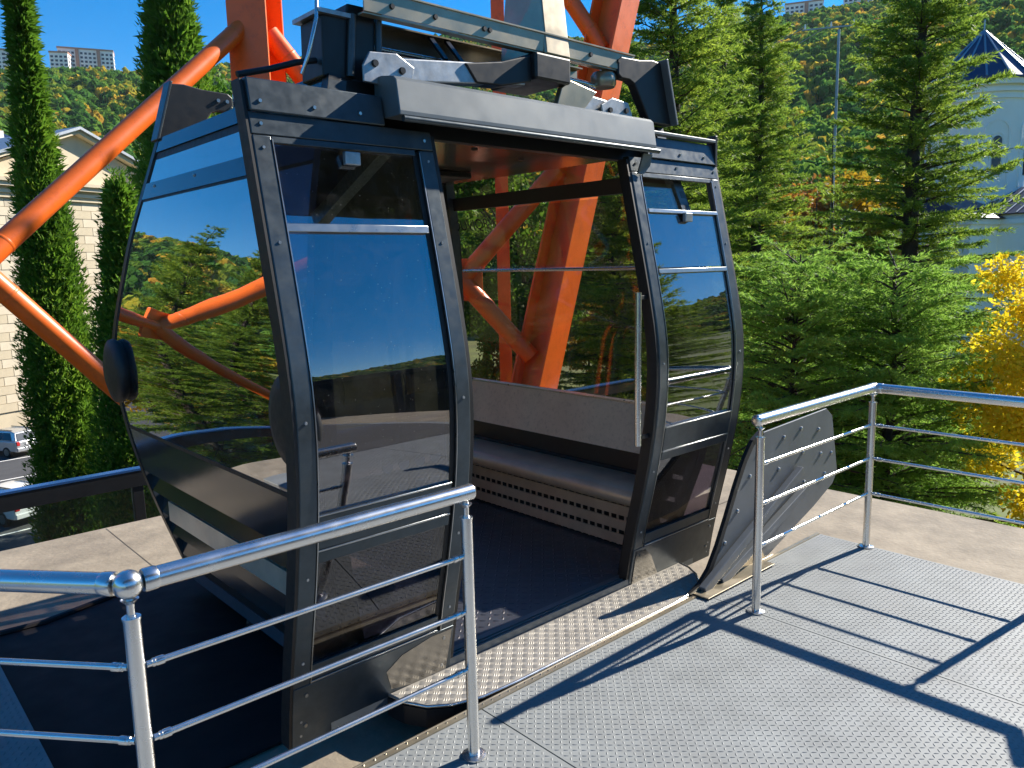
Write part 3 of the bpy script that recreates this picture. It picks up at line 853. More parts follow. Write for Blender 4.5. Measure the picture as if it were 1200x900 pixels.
# corner horns with guide rollers
def horn(side, y, dy):
    mx = lambda x: x if side < 0 else 2 * XC - x
    pts = [(1.50, 2.40), (1.592, 2.70), (1.66, 2.705), (1.76, 2.69), (1.90, 2.685), (1.925, 2.665), (1.925, 2.60), (1.90, 2.585), (1.84, 2.585), (1.80, 2.57), (1.68, 2.40)]
    o = MB().prism([(mx(x), y, z) for x, z in pts], (0, .05 * dy, 0)).build('horn', M['dark'], cab, bevel=.006)
    fl_ = MB()
    fl_.bar((mx(1.497), y + .04 * dy, 2.40), (mx(1.591), y + .04 * dy, 2.712), .10, .014, (1, 0, .3))
    fl_.build('horn_flange', M['frame'] if side < 0 else M['beam'], o, bevel=.003)
    for x in (1.84, 1.89):
        MB().tube([(mx(x), y - .001, 2.64), (mx(x), y - .008, 2.64)], [.012, .010], 10).build('bolt', M['trim'], o, smooth=40)
    rl_ = MB().tube([(mx(1.955), y + .02, 2.545), (mx(1.955), y + .02, 2.56), (mx(1.955), y + .02, 2.60), (mx(1.955), y + .02, 2.615)], [.055, .062, .062, .05], 18)
    rl_.build('guide_roller', M['bronze_steel'], o, smooth=50)
    MB().tube([(mx(1.955), y + .02, 2.615), (mx(1.955), y + .02, 2.69)], .02, 12).build('roller_pin', M['steel'], o, smooth=40)
horn(-1, 4.42, 1); horn(1, 2.60, -1); horn(1, 4.42, 1)
bx = MB().prism([(1.485, 2.62, 2.39), (1.70, 2.62, 2.39), (1.72, 2.62, 2.66), (1.60, 2.62, 2.66), (1.59, 2.62, 2.62), (1.49, 2.62, 2.60)], (0, .16, 0)).build('mechanism_box', M['dark'], cab, bevel=.006)
MB().tube([(1.592, 2.612, 2.40), (1.612, 2.612, 2.62)], .016, 10).build('box_edge', M['frame'], bx, smooth=40)
MB().tube([(1.715, 2.615, 2.40), (1.73, 2.615, 2.67)], .014, 10).build('box_edge', M['frame'], bx, smooth=40)
MB().span((1.47, 2.60, 2.603), (1.60, 2.80, 2.618)).build('box_lid', M['galv'], bx)
MB().tube([(1.50, 2.66, 2.70), (1.46, 2.60, 2.58), (1.42, 2.60, 2.45), (1.40, 2.62, 2.385)], .007, 8).build('control_cable', M['steel'], bx, smooth=50)
MB().tube([(1.18, 2.66, 2.36), (1.30, 2.66, 2.395), (1.40, 2.65, 2.43), (1.48, 2.66, 2.45)], .011, 8).build('control_cable', M['rubber'], bx, smooth=50)

# suspension frame
sf = MB()
sf.span((1.63, 2.555, 2.625), (3.17, 2.562, 2.70))
sf.prism([(1.63, 2.548, 2.70), (3.17, 2.548, 2.70), (3.17, 2.75, 2.762), (1.63, 2.75, 2.762)], (0, 0, .006))
sf.span((1.63, 2.562, 2.618), (3.17, 2.60, 2.6245))
sfo = sf.build('suspension_channel', M['bronze_steel'], cab)
MB().span((1.66, 2.92, 2.60), (3.15, 2.935, 2.70)).build('rear_channel', M['bronze_steel'], sfo)
MB().span((1.66, 2.88, 2.70), (3.15, 3.1, 2.706)).build('rear_channel_flange', M['bronze_steel'], sfo)
for x in (1.75, 1.95, 2.2, 2.23, 2.85, 3.05):
    MB().tube([(x, 2.555, 2.66), (x, 2.547, 2.66)], [.011, .009], 10).build('bolt', M['dark'], sfo, smooth=40)
MB().tube([(1.7, 2.80, 2.575), (3.1, 2.80, 2.575)], .012, 10).build('tie_rod', M['steel'], sfo, smooth=40)
for x in (2.15, 2.24):
    MB().bar((x, 2.75, 2.57), (x + .03, 2.9, 2.70), .02, .012).build('cable_clip', M['dark'], sfo)
# hanger
hg = MB()
H0 = [(2.545, 2.54, 2.615), (2.70, 2.54, 2.615), (2.70, 2.74, 2.615), (2.50, 2.80, 2.615)]
H1 = [(2.55, 2.58, 2.90), (2.70, 2.58, 2.90), (2.70, 2.76, 2.90), (2.54, 2.80, 2.90)]
H2 = [(2.50, 2.80, 4.4), (2.68, 2.80, 4.4), (2.68, 2.98, 4.4), (2.50, 2.98, 4.4)]
hg.add(H0 + H1 + H2, [(3, 2, 1, 0), (8, 9, 10, 11)] + [(i + 4 * k, (i + 1) % 4 + 4 * k, (i + 1) % 4 + 4 + 4 * k, i + 4 + 4 * k) for k in (0, 1) for i in range(4)])
hgo = hg.build('hanger', M['bronze_steel'], cab, bevel=.008)
MB().span((2.47, 2.53, 2.50), (2.69, 2.84, 2.612)).build('hanger_base', M['dark'], hgo, bevel=.01)
MB().prism([(2.10, 2.562, 2.515), (2.30, 2.562, 2.55), (2.475, 2.562, 2.604), (2.475, 2.562, 2.49), (2.30, 2.562, 2.452), (2.16, 2.562, 2.445)], (0, .08, 0)).build('hanger_web', M['dark'], hgo, bevel=.006)
MB().box((2.59, 2.89, 4.6), (.5, .3, .4)).build('cable_grip', M['galv'], hgo, bevel=.03)
# arms
for (xa, za, xb, zb) in ((2.44, 2.515, 1.70, 2.435), (2.70, 2.455, 3.06, 2.425)):
    a = MB().bar((xa, 2.60, za), (xb, 2.60, zb), .06, .085).build('suspension_arm', M['galv'], cab, bevel=.006)
    s = 1 if xb > xa else -1
    gpl = [(xb + s * .06, zb + .05), (xb + s * .09, zb), (xb + s * .09, zb - .06), (xb - s * .12, zb - .07), (xb - s * .14, zb + .02), (xb - s * .06, zb + .06)]
    gg = MB().prism([(x, 2.562, z) for x, z in gpl], (0, -.012, 0)).build('gusset', M['galv'], a, bevel=.004)
    for dx, dz in ((-.08, .0), (.04, .01)):
        MB().tube([(xb + s * dx, 2.55, zb + dz), (xb + s * dx, 2.54, zb + dz)], [.014, .012], 10).build('bolt', M['dark'], gg, smooth=40)
MB().prism([(2.66, 2.59, 2.49), (2.72, 2.59, 2.53), (2.90, 2.59, 2.50), (2.80, 2.59, 2.40), (2.62, 2.59, 2.39)], (0, -.03, 0)).build('arm_cover', M['bronze_steel'], cab, bevel=.004)
MB().tube([(2.72, 2.63, 2.555), (2.96, 2.63, 2.545)], .014, 10).build('push_rod', M['steel'], cab, smooth=40)
MB().prism([(1.80, 2.62, 2.50), (1.95, 2.62, 2.515), (2.05, 2.62, 2.47), (2.03, 2.62, 2.455), (1.85, 2.62, 2.48)], (0, .1, 0)).build('spring_clip', M['steel'], cab)

# black print on the far end window (seen from inside)
fc = bpy.data.curves.new('print', 'FONT')
fc.body = 'DUVIQR'; fc.size = .105; fc.extrude = .0004
tmp = bpy.data.objects.new('tmp_print', fc); COL.objects.link(tmp)
dg = bpy.context.evaluated_depsgraph_get()
tme = bpy.data.meshes.new_from_object(tmp.evaluated_get(dg))
bpy.data.objects.remove(tmp)
zt_ = 1.955
xp = 2 * XC - xE(zt_) - .0095
to = link_mesh('lettering', tme, M['print'], cab)
tilt = math.atan2(xE(2.05) - xE(1.9), .15)
to.matrix_parent_inverse = Matrix.Translation(-Vector(cab.location))
to.matrix_basis = Matrix(((0, -math.sin(tilt), -1, xp), (-1, 0, 0, 4.555), (0, math.cos(tilt), -math.sin(tilt), zt_), (0, 0, 0, 1)))

# haul rope
tag(MB().tube([(-60, 2.89, 4.6), (2.59, 2.89, 4.6), (120, 2.89, 22)], .025, 10).build('haul_rope', M['galv'], smooth=40), 'steel haul rope running high above the gondola cabin', 'cable')

# ------------------------------------------------------------------ orange cableway tower behind the cabin
def at(px, py, depth):
    """point seen at a photo pixel, a given distance along the viewing axis"""
    d = _f + _r * ((px - 600) / 909.82) - _u * ((py - 450) / 909.82)
    return CAM + d * depth

def ground_z(x, y):
    return float(terrain(x, y))

tw = empty('steel_tower', (5.5, 9.0, GZ), 'orange painted steel cableway tower behind the gondola cabin', 'steel tower')
def hbeam(p0, p1, w, d, nrm, name='column', t=.03):
    """wide flange section from p0 to p1; nrm = direction the flanges face"""
    p0, p1 = Vector(p0), Vector(p1)
    ax = (p1 - p0).normalized(); n = Vector(nrm); n = (n - ax * n.dot(ax)).normalized(); s = ax.cross(n).normalized()
    m = MB()
    for k in (-1, 1):
        c = n * (k * (d / 2 - t / 2))
        m.bar(p0 + c, p1 + c, w, t, n)
    m.bar(p0, p1, t, d - 2 * t, n)
    return m.build(name, M['orange'], tw, bevel=.004)
C_top = Vector((4.243, 8.957, 4.217))
hbeam((C_top.x, C_top.y, GZ), (C_top.x, C_top.y, 9), .46, .50, (-.75, -.66, 0))
N1 = at(-27, 313, 6.5)
def brace(a, b, r=.13, name='brace'):
    o = MB().tube([a, b], r, 24).build(name, M['orange'], tw, smooth=40)
    a, b = Vector(a), Vector(b); d = (b - a).normalized()
    for p, s_ in ((a, 1), (b, -1)):
        MB().tube([p + d * s_ * .30, p + d * s_ * .315, p + d * s_ * .33], [r, r * 1.05, r], 24, caps=False).build('weld_ring', M['orange'], o, smooth=60)
    return o
a1 = Vector((C_top.x, C_top.y, at(270, 35, 9.2).z))
brace(Vector((C_top.x - .1, C_top.y, at(275, 30, 9.0).z)), N1, .098)
brace(N1, at(330, 624, 8.8), .098)
def gusset_plate(c, w, h, name='gusset'):
    c = Vector(c)
    q = Matrix.Rotation(rad(-42), 3, 'Z')
    MB().box(c, (w, .03, h), q).build(name, M['orange'], tw, bevel=.004)
R0, R1 = at(722, 0, 10.5), at(622, 470, 10.4)
ax = (R1 - R0)
Rb = R1 + ax * ((GZ - R1.z) / ax.z)
Rt = R0 - ax * .35
hbeam(Rb, Rt, .46, .46, (.25, -.97, 0), 'leg')
N2 = at(541, 328, 10.2)
brace(at(652, 200, 10.4), N2, .12)
brace(N2, at(622, 418, 10.4), .12)
brace(Vector((C_top.x + .15, C_top.y, at(335, 40, 9.1).z)), N2, .12)
brace(at(655, -20, 10.4), at(706, 58, 10.5), .11)
gusset_plate(N2, .55, .55)
bk0 = at(588, 230, 12.5); bk1 = at(590, 420, 12.5)
hbeam((bk0.x, bk0.y, GZ), (bk0.x, bk0.y, 9), .2, .2, (-.62, -.75, 0), 'rear_column')
# far face of the tower to the left, seen reflected in the end window
N3 = Vector((-.25, 8.7, 1.62))
hbeam((-3.6, 9.4, GZ), (-3.6, 9.4, 9), .34, .36, (-.75, -.66, 0))
brace(N1, N3, .095)
brace(N3, (-3.6, 9.3, 4.7), .115)
brace(N3, (-3.6, 9.3, -1.6), .115)
gusset_plate(N3, .5, .5)

# ------------------------------------------------------------------ glass balustrade of the lower terrace
bl = empty('glass_balustrade', (1.0, 7.25, -1.15), 'low glass balustrade with dark rail, its cap coloured as reflected sky, beside the conifers', 'balustrade')
MB().span((-9, 7.17, -.16), (8.9, 7.25, -.02)).build('top_rail', M['dark'], bl, bevel=.004)
MB().span((-9, 7.165, -.018), (8.9, 7.255, .004)).build('rail_cap', pmat('sky_tinted_rail_cap', (.05, .16, .42), .2, .5, .1, 3, .06), bl, bevel=.003)  # blue base colour stands in for the sky mirrored on the cap
xs = [-8.9, -6.2, -3.5, -.75, 2.0, 4.75, 7.5]
for x in xs:
    MB().span((x - .045, 7.18, -1.149), (x + .045, 7.24, -.161)).build('post', M['dark'], bl, bevel=.004)
for x0, x1 in zip(xs[:-1], xs[1:]):
    MB().span((x0 + .05, 7.205, -1.08), (x1 - .05, 7.217, -.165)).build('pane', M['glass_clear'], bl)

# ------------------------------------------------------------------ trees
def rot_perp(d, rng):
    r = rng.normal(size=d.shape)
    r -= (r * d).sum(1, keepdims=True) * d
    return r / (np.linalg.norm(r, axis=1, keepdims=True) + 1e-9)

def unit(a): return a / (np.linalg.norm(a, axis=1, keepdims=True) + 1e-9)

def blades(P, D, L, W, rng, bend=None):
    """one narrow triangle blade for each point P, direction D, length L, width W"""
    n = len(P)
    s = unit(np.cross(D, rng.normal(size=(n, 3))))
    a = P + s * (W / 2)[:, None]; b = P - s * (W / 2)[:, None]; c = P + D * L[:, None]
    V = np.stack([a, b, c], 1).reshape(-1, 3)
    F = np.arange(3 * n).reshape(-1, 3)
    return V, F

def conifer_mesh(H, prof, seed, gap=.42, nb=6, elev=(.35, -.15), droop=.22, tip=.1, twig_gap=.11, twig_len=.55, needles=7, nl=.12, nw=.028, zmin=.08, lean=0.0, top_bare=0, taper=.018):
    rng = np.random.default_rng(seed)
    wood = MB()
    npt = 10
    tp = [(lean * H * (k / npt) ** 2 + .05 * math.sin(k * 1.7 + seed), .05 * math.cos(k * 1.3 + seed), H * k / npt) for k in range(npt + 1)]
    wood.tube(tp, [max(.012, H * taper * (1 - k / npt) ** .85) for k in range(npt + 1)], 8)
    tx = lambda z: lean * H * (z / H) ** 2
    O, D, Ln = [], [], []
    z = H * zmin; phi = rng.uniform(0, 6)
    while z < H * .985:
        u = z / H
        R = prof(u) * H
        k = nb if u < .9 else max(3, nb - 2)
        for i in range(k):
            phi += 2 * math.pi / k + rng.uniform(-.35, .35)
            L = R * rng.uniform(.62, 1.12)
            if L < .12: continue
            zb = z + rng.uniform(-.5, .5) * gap
            e = elev[1] + (elev[0] - elev[1]) * u + rng.uniform(-.1, .1)
            dr = droop * rng.uniform(.6, 1.4)
            ts = np.linspace(0, 1, 6)
            hx, hy = math.cos(phi), math.sin(phi)
            sway = rng.uniform(-.12, .12)
            bx = tx(zb) + L * (ts * hx - sway * ts ** 2 * hy); by = L * (ts * hy + sway * ts ** 2 * hx)
            bz = zb + L * (e * ts - dr * ts ** 2 + tip * ts ** 3)
            pts = np.stack([bx, by, bz], 1)
            r0 = max(.008, min(.05, .013 * L + .006))
            wood.tube([tuple(p) for p in pts], [r0 * (1 - .85 * t) for t in ts], 4, caps=False)
            m = max(3, int(L / twig_gap))
            tt_ = np.sort(rng.uniform(.12, 1.0, m)); tt_[-1] = .98
            for sgn in (-1, 1):
                px = np.interp(tt_, ts, pts[:, 0]); py = np.interp(tt_, ts, pts[:, 1]); pz = np.interp(tt_, ts, pts[:, 2])
                fw = np.stack([np.full(m, hx), np.full(m, hy), np.full(m, e - dr) + .3 * tip], 1)
                lat = np.stack([np.full(m, -hy * sgn), np.full(m, hx * sgn), rng.uniform(-.28, .12, m)], 1)
                d = fw * rng.uniform(.5, .9, (m, 1)) + lat * rng.uniform(.5, .9, (m, 1)) + rng.normal(0, .1, (m, 3))
                O.append(np.stack([px, py, pz], 1)); D.append(unit(d))
                Ln.append(np.minimum(twig_len, .42 * L + .08) * (1.05 - .62 * tt_) * rng.uniform(.55, 1.2, m))
        z += gap * rng.uniform(.75, 1.25) * (1 - .45 * u)
    O = np.concatenate(O); D = np.concatenate(D); Ln = np.concatenate(Ln)
    n = len(O)
    s = (np.arange(needles)[None, :] + rng.uniform(0, 1, (n, needles))) / needles
    P = O[:, None, :] + D[:, None, :] * (s * Ln[:, None])[:, :, None]
    P[:, :, 2] -= .14 * (s ** 2) * Ln[:, None]
    P = P.reshape(-1, 3)
    DD = np.repeat(D, needles, 0)
    nd = unit(DD * .75 + rot_perp(DD, rng) * rng.uniform(.35, .95, (len(DD), 1)))
    L = nl * rng.uniform(.7, 1.3, len(P)); W = nw * rng.uniform(.8, 1.3, len(P))
    V, F = blades(P, nd, L, W, rng)
    tint = np.repeat(rng.uniform(0, 1, n), needles) * .6 + rng.uniform(0, .4, len(P))
    return wood.mesh('trunk', 50), np_mesh('crown', V, F, tint)

def cypress_mesh(H, prof, seed, n=15000, nl=.26, nw=.06, lump=.22):
    rng = np.random.default_rng(seed)
    wood = MB().tube([(0, 0, 0), (0, 0, H * .5), (0, 0, H * .97)], [.16, .1, .015], 7)
    # upright flame shaped clumps, each covered in small scaly sprays
    nc = n // 26
    u = rng.uniform(0.02, .985, nc * 3)
    keep = rng.uniform(0, 1, nc * 3) < np.maximum(.10, np.array([prof(x) for x in u]) / max(prof(x) for x in np.linspace(0, 1, 50)))
    u = u[keep][:nc]; nc = len(u)
    ph = rng.uniform(0, 2 * np.pi, nc)
    R = np.array([prof(x) for x in u]) * H
    rr_c = R * rng.uniform(.55, 1.0 + lump * .5, nc)
    cz = u * H
    O, DI = [], []
    m = 26
    t = rng.uniform(0, 1, (nc, m)); a = rng.uniform(0, 2 * np.pi, (nc, m))
    cl = rng.uniform(.5, 1.1, nc) * .75; cr = rng.uniform(.10, .2, nc)
    fr = np.sin(np.pi * np.clip(t * .85 + .12, 0, 1)) * cr[:, None]
    rad_ = np.stack([np.cos(ph), np.sin(ph)], 1)
    lx = fr * np.cos(a); ly = fr * np.sin(a); lz = t * cl[:, None]
    outw = .18 * lz
    X = (rr_c - .12)[:, None] * rad_[:, 0:1] + lx + outw * rad_[:, 0:1]
    Y = (rr_c - .12)[:, None] * rad_[:, 1:2] + ly + outw * rad_[:, 1:2]
    Z = cz[:, None] + lz - .3
    P = np.stack([X, Y, Z], -1).reshape(-1, 3)
    d = np.stack([.7 * np.cos(a) + .25 * rad_[:, 0:1], .7 * np.sin(a) + .25 * rad_[:, 1:2], np.full((nc, m), .95)], -1).reshape(-1, 3)
    d = unit(d + rng.normal(0, .25, d.shape))
    L = nl * rng.uniform(.5, 1.2, len(P)); W = nw * rng.uniform(.7, 1.4, len(P))
    V, F = blades(P, d, L, W, rng)
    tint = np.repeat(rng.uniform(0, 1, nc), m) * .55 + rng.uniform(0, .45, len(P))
    # inner foliage
    k = n // 2
    uu = rng.uniform(.02, .96, k); pp = rng.uniform(0, 2 * np.pi, k); R2 = np.array([prof(x) for x in uu]) * H * rng.uniform(.3, .72, k)
    P2 = np.stack([R2 * np.cos(pp), R2 * np.sin(pp), uu * H], 1)
    d2 = unit(rng.normal(size=(k, 3)) + np.array([0, 0, .6]))
    V2, F2 = blades(P2, d2, rng.uniform(.3, .5, k), rng.uniform(.12, .22, k), rng)
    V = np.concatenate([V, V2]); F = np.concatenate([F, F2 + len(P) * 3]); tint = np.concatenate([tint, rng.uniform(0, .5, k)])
    return wood.mesh('trunk', 50), np_mesh('crown', V, F, tint)

def broadleaf_mesh(H, R, seed, n=16000, leaf=.16, zc=.62, flat=.8, clumps=42, trunk_r=.16, aspect=.62):
    rng = np.random.default_rng(seed)
    wood = MB()
    hz = H * zc
    wood.tube([(0, 0, 0), (.06, .04, hz * .35), (-.05, .08, hz * .7), (.03, 0, H * .86)], [trunk_r, trunk_r * .8, trunk_r * .5, .02], 8)
    cc = []
    for i in range(clumps):
        v = rng.normal(size=3); v /= np.linalg.norm(v)
        q = rng.uniform(.35, 1.0) ** .6
        c = np.array([v[0] * R * q, v[1] * R * q, hz + v[2] * (H - hz) * .92 * q * (1 if v[2] > 0 else flat)])
        cc.append(c)
        if i % 2 == 0:
            z0 = max(hz * .35, min(hz, c[2] - .5 * np.hypot(c[0], c[1])))
            mid = np.array([c[0] * .5, c[1] * .5, (z0 + c[2]) / 2 + .1])
            wood.tube([(0, .04, z0), tuple(mid), tuple(c)], [trunk_r * .34, trunk_r * .2, .012], 5, caps=False)
    cc = np.array(cc)
    ci = rng.integers(0, clumps, n)
    cr = rng.uniform(.55, 1.0, clumps) * R * .36
    g = rng.normal(size=(n, 3)); g = g / np.linalg.norm(g, axis=1, keepdims=True) * (rng.uniform(0, 1, (n, 1)) ** .5)
    P = cc[ci] + g * cr[ci][:, None] * np.array([1, 1, .75])
    d = unit(g + rng.normal(0, .7, (n, 3)) + np.array([0, 0, -.2]))
    s = unit(np.cross(d, rng.normal(size=(n, 3))))
    L = leaf * rng.uniform(.6, 1.3, n); W = L * aspect
    a = P; b = P + d * (L * .5)[:, None] + s * (W / 2)[:, None]; c = P + d * L[:, None]; e = P + d * (L * .5)[:, None] - s * (W / 2)[:, None]
    V = np.stack([a, b, c, e], 1).reshape(-1, 3); F = np.arange(4 * n).reshape(-1, 4)
    tint = rng.uniform(0, 1, clumps)[ci] * .5 + rng.uniform(0, .5, n)
    return wood.mesh('trunk', 50), np_mesh('crown', V, F, tint)

M['needle'] = leaf_mat('dark_conifer_needles', [(0.0, (.05, .11, .016)), (.45, (.18, .29, .036)), (1.0, (.46, .56, .07))], .6)
M['cedar'] = leaf_mat('light_cedar_needles', [(0.0, (.10, .21, .03)), (.5, (.24, .42, .065)), (1.0, (.42, .58, .11))], .6)
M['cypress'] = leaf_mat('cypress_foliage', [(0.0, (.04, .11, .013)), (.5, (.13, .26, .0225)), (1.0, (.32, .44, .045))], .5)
M['yellow'] = leaf_mat('yellow_leaves', [(0.0, (.66, .44, .012)), (.5, (.82, .66, .03)), (1.0, (.9, .80, .08))], .55)
M['gold'] = leaf_mat('gold_green_leaves', [(0.0, (.16, .14, .02)), (.5, (.42, .27, .02)), (1.0, (.62, .40, .03))], .45)
M['orange_leaf'] = leaf_mat('orange_leaves', [(0.0, (.20, .10, .02)), (.5, (.42, .19, .03)), (1.0, (.55, .30, .04))], .4)
M['green'] = leaf_mat('bright_green_leaves', [(0.0, (.05, .13, .015)), (.5, (.11, .24, .0225)), (1.0, (.2, .36, .04))], .5)

def plant(name, label, cat, pos, meshes, lmat, rz=0, sc=1.0, group=None):
    root = empty(name, pos, label, cat, group)
    for nm, me, mt in (('trunk', meshes[0], M['bark']), ('crown', meshes[1], lmat)):
        o = bpy.data.objects.new(nm, me); COL.objects.link(o)
        if not me.materials: me.materials.append(mt)
        if me.materials[0] != mt:
            o.material_slots[0].link = 'OBJECT'; o.material_slots[0].material = mt
        o.parent = root
    root.rotation_euler = (0, 0, rz); root.scale = (sc, sc, sc)
    return root

def base_at(px, py, depth):
    p = at(px, py, depth)
    return (p.x, p.y, ground_z(p.x, p.y))

def spruce_prof(u):
    return .02 + .215 * (1 - u) ** .8 if u > .12 else .20
con_a = conifer_mesh(20.5, lambda u: .008 + .215 * (1 - u) ** .85, 11, gap=.50, nb=10, elev=(.46, .05), droop=.20, twig_gap=.072, twig_len=.52, needles=7, nl=.13, nw=.030, zmin=.12, lean=.004)
con_b = conifer_mesh(22.0, lambda u: .008 + .20 * (1 - u) ** .8, 23, gap=.50, nb=10, elev=(.48, -.02), droop=.24, twig_gap=.072, twig_len=.56, needles=7, nl=.14, nw=.032, zmin=.14)
con_c = conifer_mesh(14.0, lambda u: .006 + .14 * (1 - u) ** .9, 31, gap=.55, nb=5, elev=(.5, .1), droop=.2, twig_len=.5, needles=6, nl=.13, nw=.028, zmin=.2, taper=.012)
ced = conifer_mesh(11.3, lambda u: .05 + .29 * (1 - u) ** .6 if u < .93 else .09, 47, gap=.38, nb=10, elev=(.60, .15), droop=.42, tip=.22, twig_gap=.08, twig_len=.75, needles=17, nl=.085, nw=.019, zmin=.25)

TG = 'tall conifers right of the cabin'
plant('spruce_tree', 'tall dark conifer with bare trunk in front of the church', 'conifer', base_at(1066, 300, 24), con_a, M['needle'], .3, 1.12, TG)
plant('spruce_tree', 'tall conifer with straight dark trunk between the cabin and the gold trees', 'conifer', base_at(886, 300, 30), con_b, M['needle'], 1.9, .98, TG)
plant('spruce_tree', 'dense conifer rising just behind the right end of the cabin roof', 'conifer', base_at(788, 300, 23.5), con_a, M['needle'], 4.0, 1.12, TG)
plant('spruce_tree', 'slender thin conifer standing between the two tall conifers', 'conifer', base_at(972, 300, 34), con_c, M['needle'], .7, 1.18, TG)
plant('spruce_tree', 'conifer with dark trunk on the lawn, seen through the far cabin window', 'conifer', base_at(722, 300, 30), con_b, M['needle'], 3.3, .95, TG)
plant('spruce_tree', 'conifer farther back, filling the gap beside the right door leaf', 'conifer', base_at(846, 300, 38), con_a, M['needle'], 2.4, 1.2, TG)
plant('cedar_tree', 'low broad light green cedar just behind the right guide plate', 'cedar', base_at(930, 450, 14.5), ced, M['cedar'], .4, .98, 'low cedars below the deck')
plant('cedar_tree', 'low broad light green cedar behind the right corner railing', 'cedar', base_at(1044, 450, 14.0), ced, M['cedar'], 2.6, .97, 'low cedars below the deck')

gink = broadleaf_mesh(11.3, 1.75, 5, n=46000, leaf=.085, zc=.66, clumps=75, trunk_r=.15)
plant('ginkgo_tree', 'bright yellow autumn tree at the right edge behind the railing', 'tree', base_at(1302, 440, 12.5), gink, M['yellow'], 0, 1.12)
aut = broadleaf_mesh(14, 4.2, 9, n=15000, leaf=.34, zc=.58, clumps=48, trunk_r=.25)
aut2 = broadleaf_mesh(13, 3.6, 19, n=12000, leaf=.30, zc=.6, clumps=40, trunk_r=.22)
AG = 'autumn trees beyond the conifers'
for px, d, me, mt, rz, sc, lab in (
    (955, 52, aut, 'gold', .2, 1.28, 'large golden autumn tree seen between the tall conifers'),
    (1012, 58, aut2, 'yellow', 1.2, 1.1, 'yellow autumn tree left of the tall conifer in front of the church'),
    (905, 60, aut2, 'orange_leaf', 2.2, 1.45, 'tall orange autumn tree behind the conifer next to the cabin'),
    (745, 48, aut, 'gold', 3.0, .82, 'golden tree on the lawn beyond the right of the far cabin window'),
    (690, 56, aut2, 'gold', .9, .72, 'small golden tree with short trunk beside the orange tower leg'),
    (832, 50, aut, 'gold', 5.0, .8, 'golden tree low behind the right door leaf'),
    (1100, 66, aut2, 'orange_leaf', 4.0, 1.0, 'orange autumn tree just left of the church'),
    (575, 34, aut2, 'orange_leaf', 2.0, .62, 'narrow orange tree behind the tower braces'),
):
    plant('autumn_tree', lab, 'tree', base_at(px, 300, d), me, M[mt], rz, sc, AG)
gre = broadleaf_mesh(17, 4.0, 13, n=17000, leaf=.26, zc=.62, clumps=50, trunk_r=.25)
GG = 'green trees behind the cabin'
for px, d, rz, sc, lab in ((300, 34, .5, 1.12, 'bright green tree beside the orange column'), (475, 38, 2.5, 1.2, 'bright green tree behind the hanger arm on the roof'), (612, 38, 4.4, 1.05, 'green tree seen above the far window through the open door')):
    plant('green_tree', lab, 'tree', base_at(px, 300, d), gre, M['green'], rz, sc, GG)

def cyp_prof(u):
    return .050 * min(1, (u / .06) ** .5) * (1 - u ** 3.2) ** 1.6 + .001
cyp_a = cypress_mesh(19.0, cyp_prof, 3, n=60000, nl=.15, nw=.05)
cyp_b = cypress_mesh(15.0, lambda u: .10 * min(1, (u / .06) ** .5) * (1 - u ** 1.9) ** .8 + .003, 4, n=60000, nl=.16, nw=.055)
CG = 'cypresses left of the cabin'
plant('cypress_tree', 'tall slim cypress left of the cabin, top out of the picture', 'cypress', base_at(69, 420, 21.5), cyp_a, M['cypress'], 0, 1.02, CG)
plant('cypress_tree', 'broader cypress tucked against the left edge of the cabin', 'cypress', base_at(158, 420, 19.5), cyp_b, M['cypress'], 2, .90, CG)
plant('cypress_tree', 'dark conical conifer behind the upper end of the left orange brace', 'conifer', base_at(206, 100, 31), cyp_b, M['cypress'], 4, 1.62, CG)
plant('cypress_tree', 'small slim cypress seen through the far window behind the tower brace', 'cypress', base_at(572, 440, 44), cyp_a, M['cypress'], 1, .42, CG)

PG = 'conifers beside the platform'
for (x, y, me, rz, sc, lab) in ((17.2, -8.6, con_a, 1.0, .95, 'conifer off to the right, mirrored in the right door leaf'), (21, -14, con_b, 2.0, .95, 'taller conifer farther off, mirrored in the right door leaf')):
    plant('spruce_tree', lab, 'conifer', (x, y, GZ), me, M['needle'], rz, sc, PG)
for (x, y, me, mt, rz, sc, lab) in ((-9, 15, con_b, 'needle', 1.0, .8, 'conifer left of the tower, mirrored in the cabin end window'), (-3.6, 18.5, con_a, 'needle', 3.0, .72, 'short conifer nearest the tower, mirrored in the cabin end window'), (-6.6, 21.5, con_b, 'needle', 5.0, .70, 'short conifer behind the nearest one, mirrored in the cabin end window'), (-16, 22, con_a, 'needle', 2.0, .85, 'second conifer left of the tower, mirrored in the cabin end window'), (-7, 27, aut, 'gold', 1.0, .9, 'golden tree left of the tower, mirrored in the cabin end window')):
    plant('mirrored_tree', lab, 'tree', (x, y, GZ), me, M[mt], rz, sc, 'trees left of the tower')

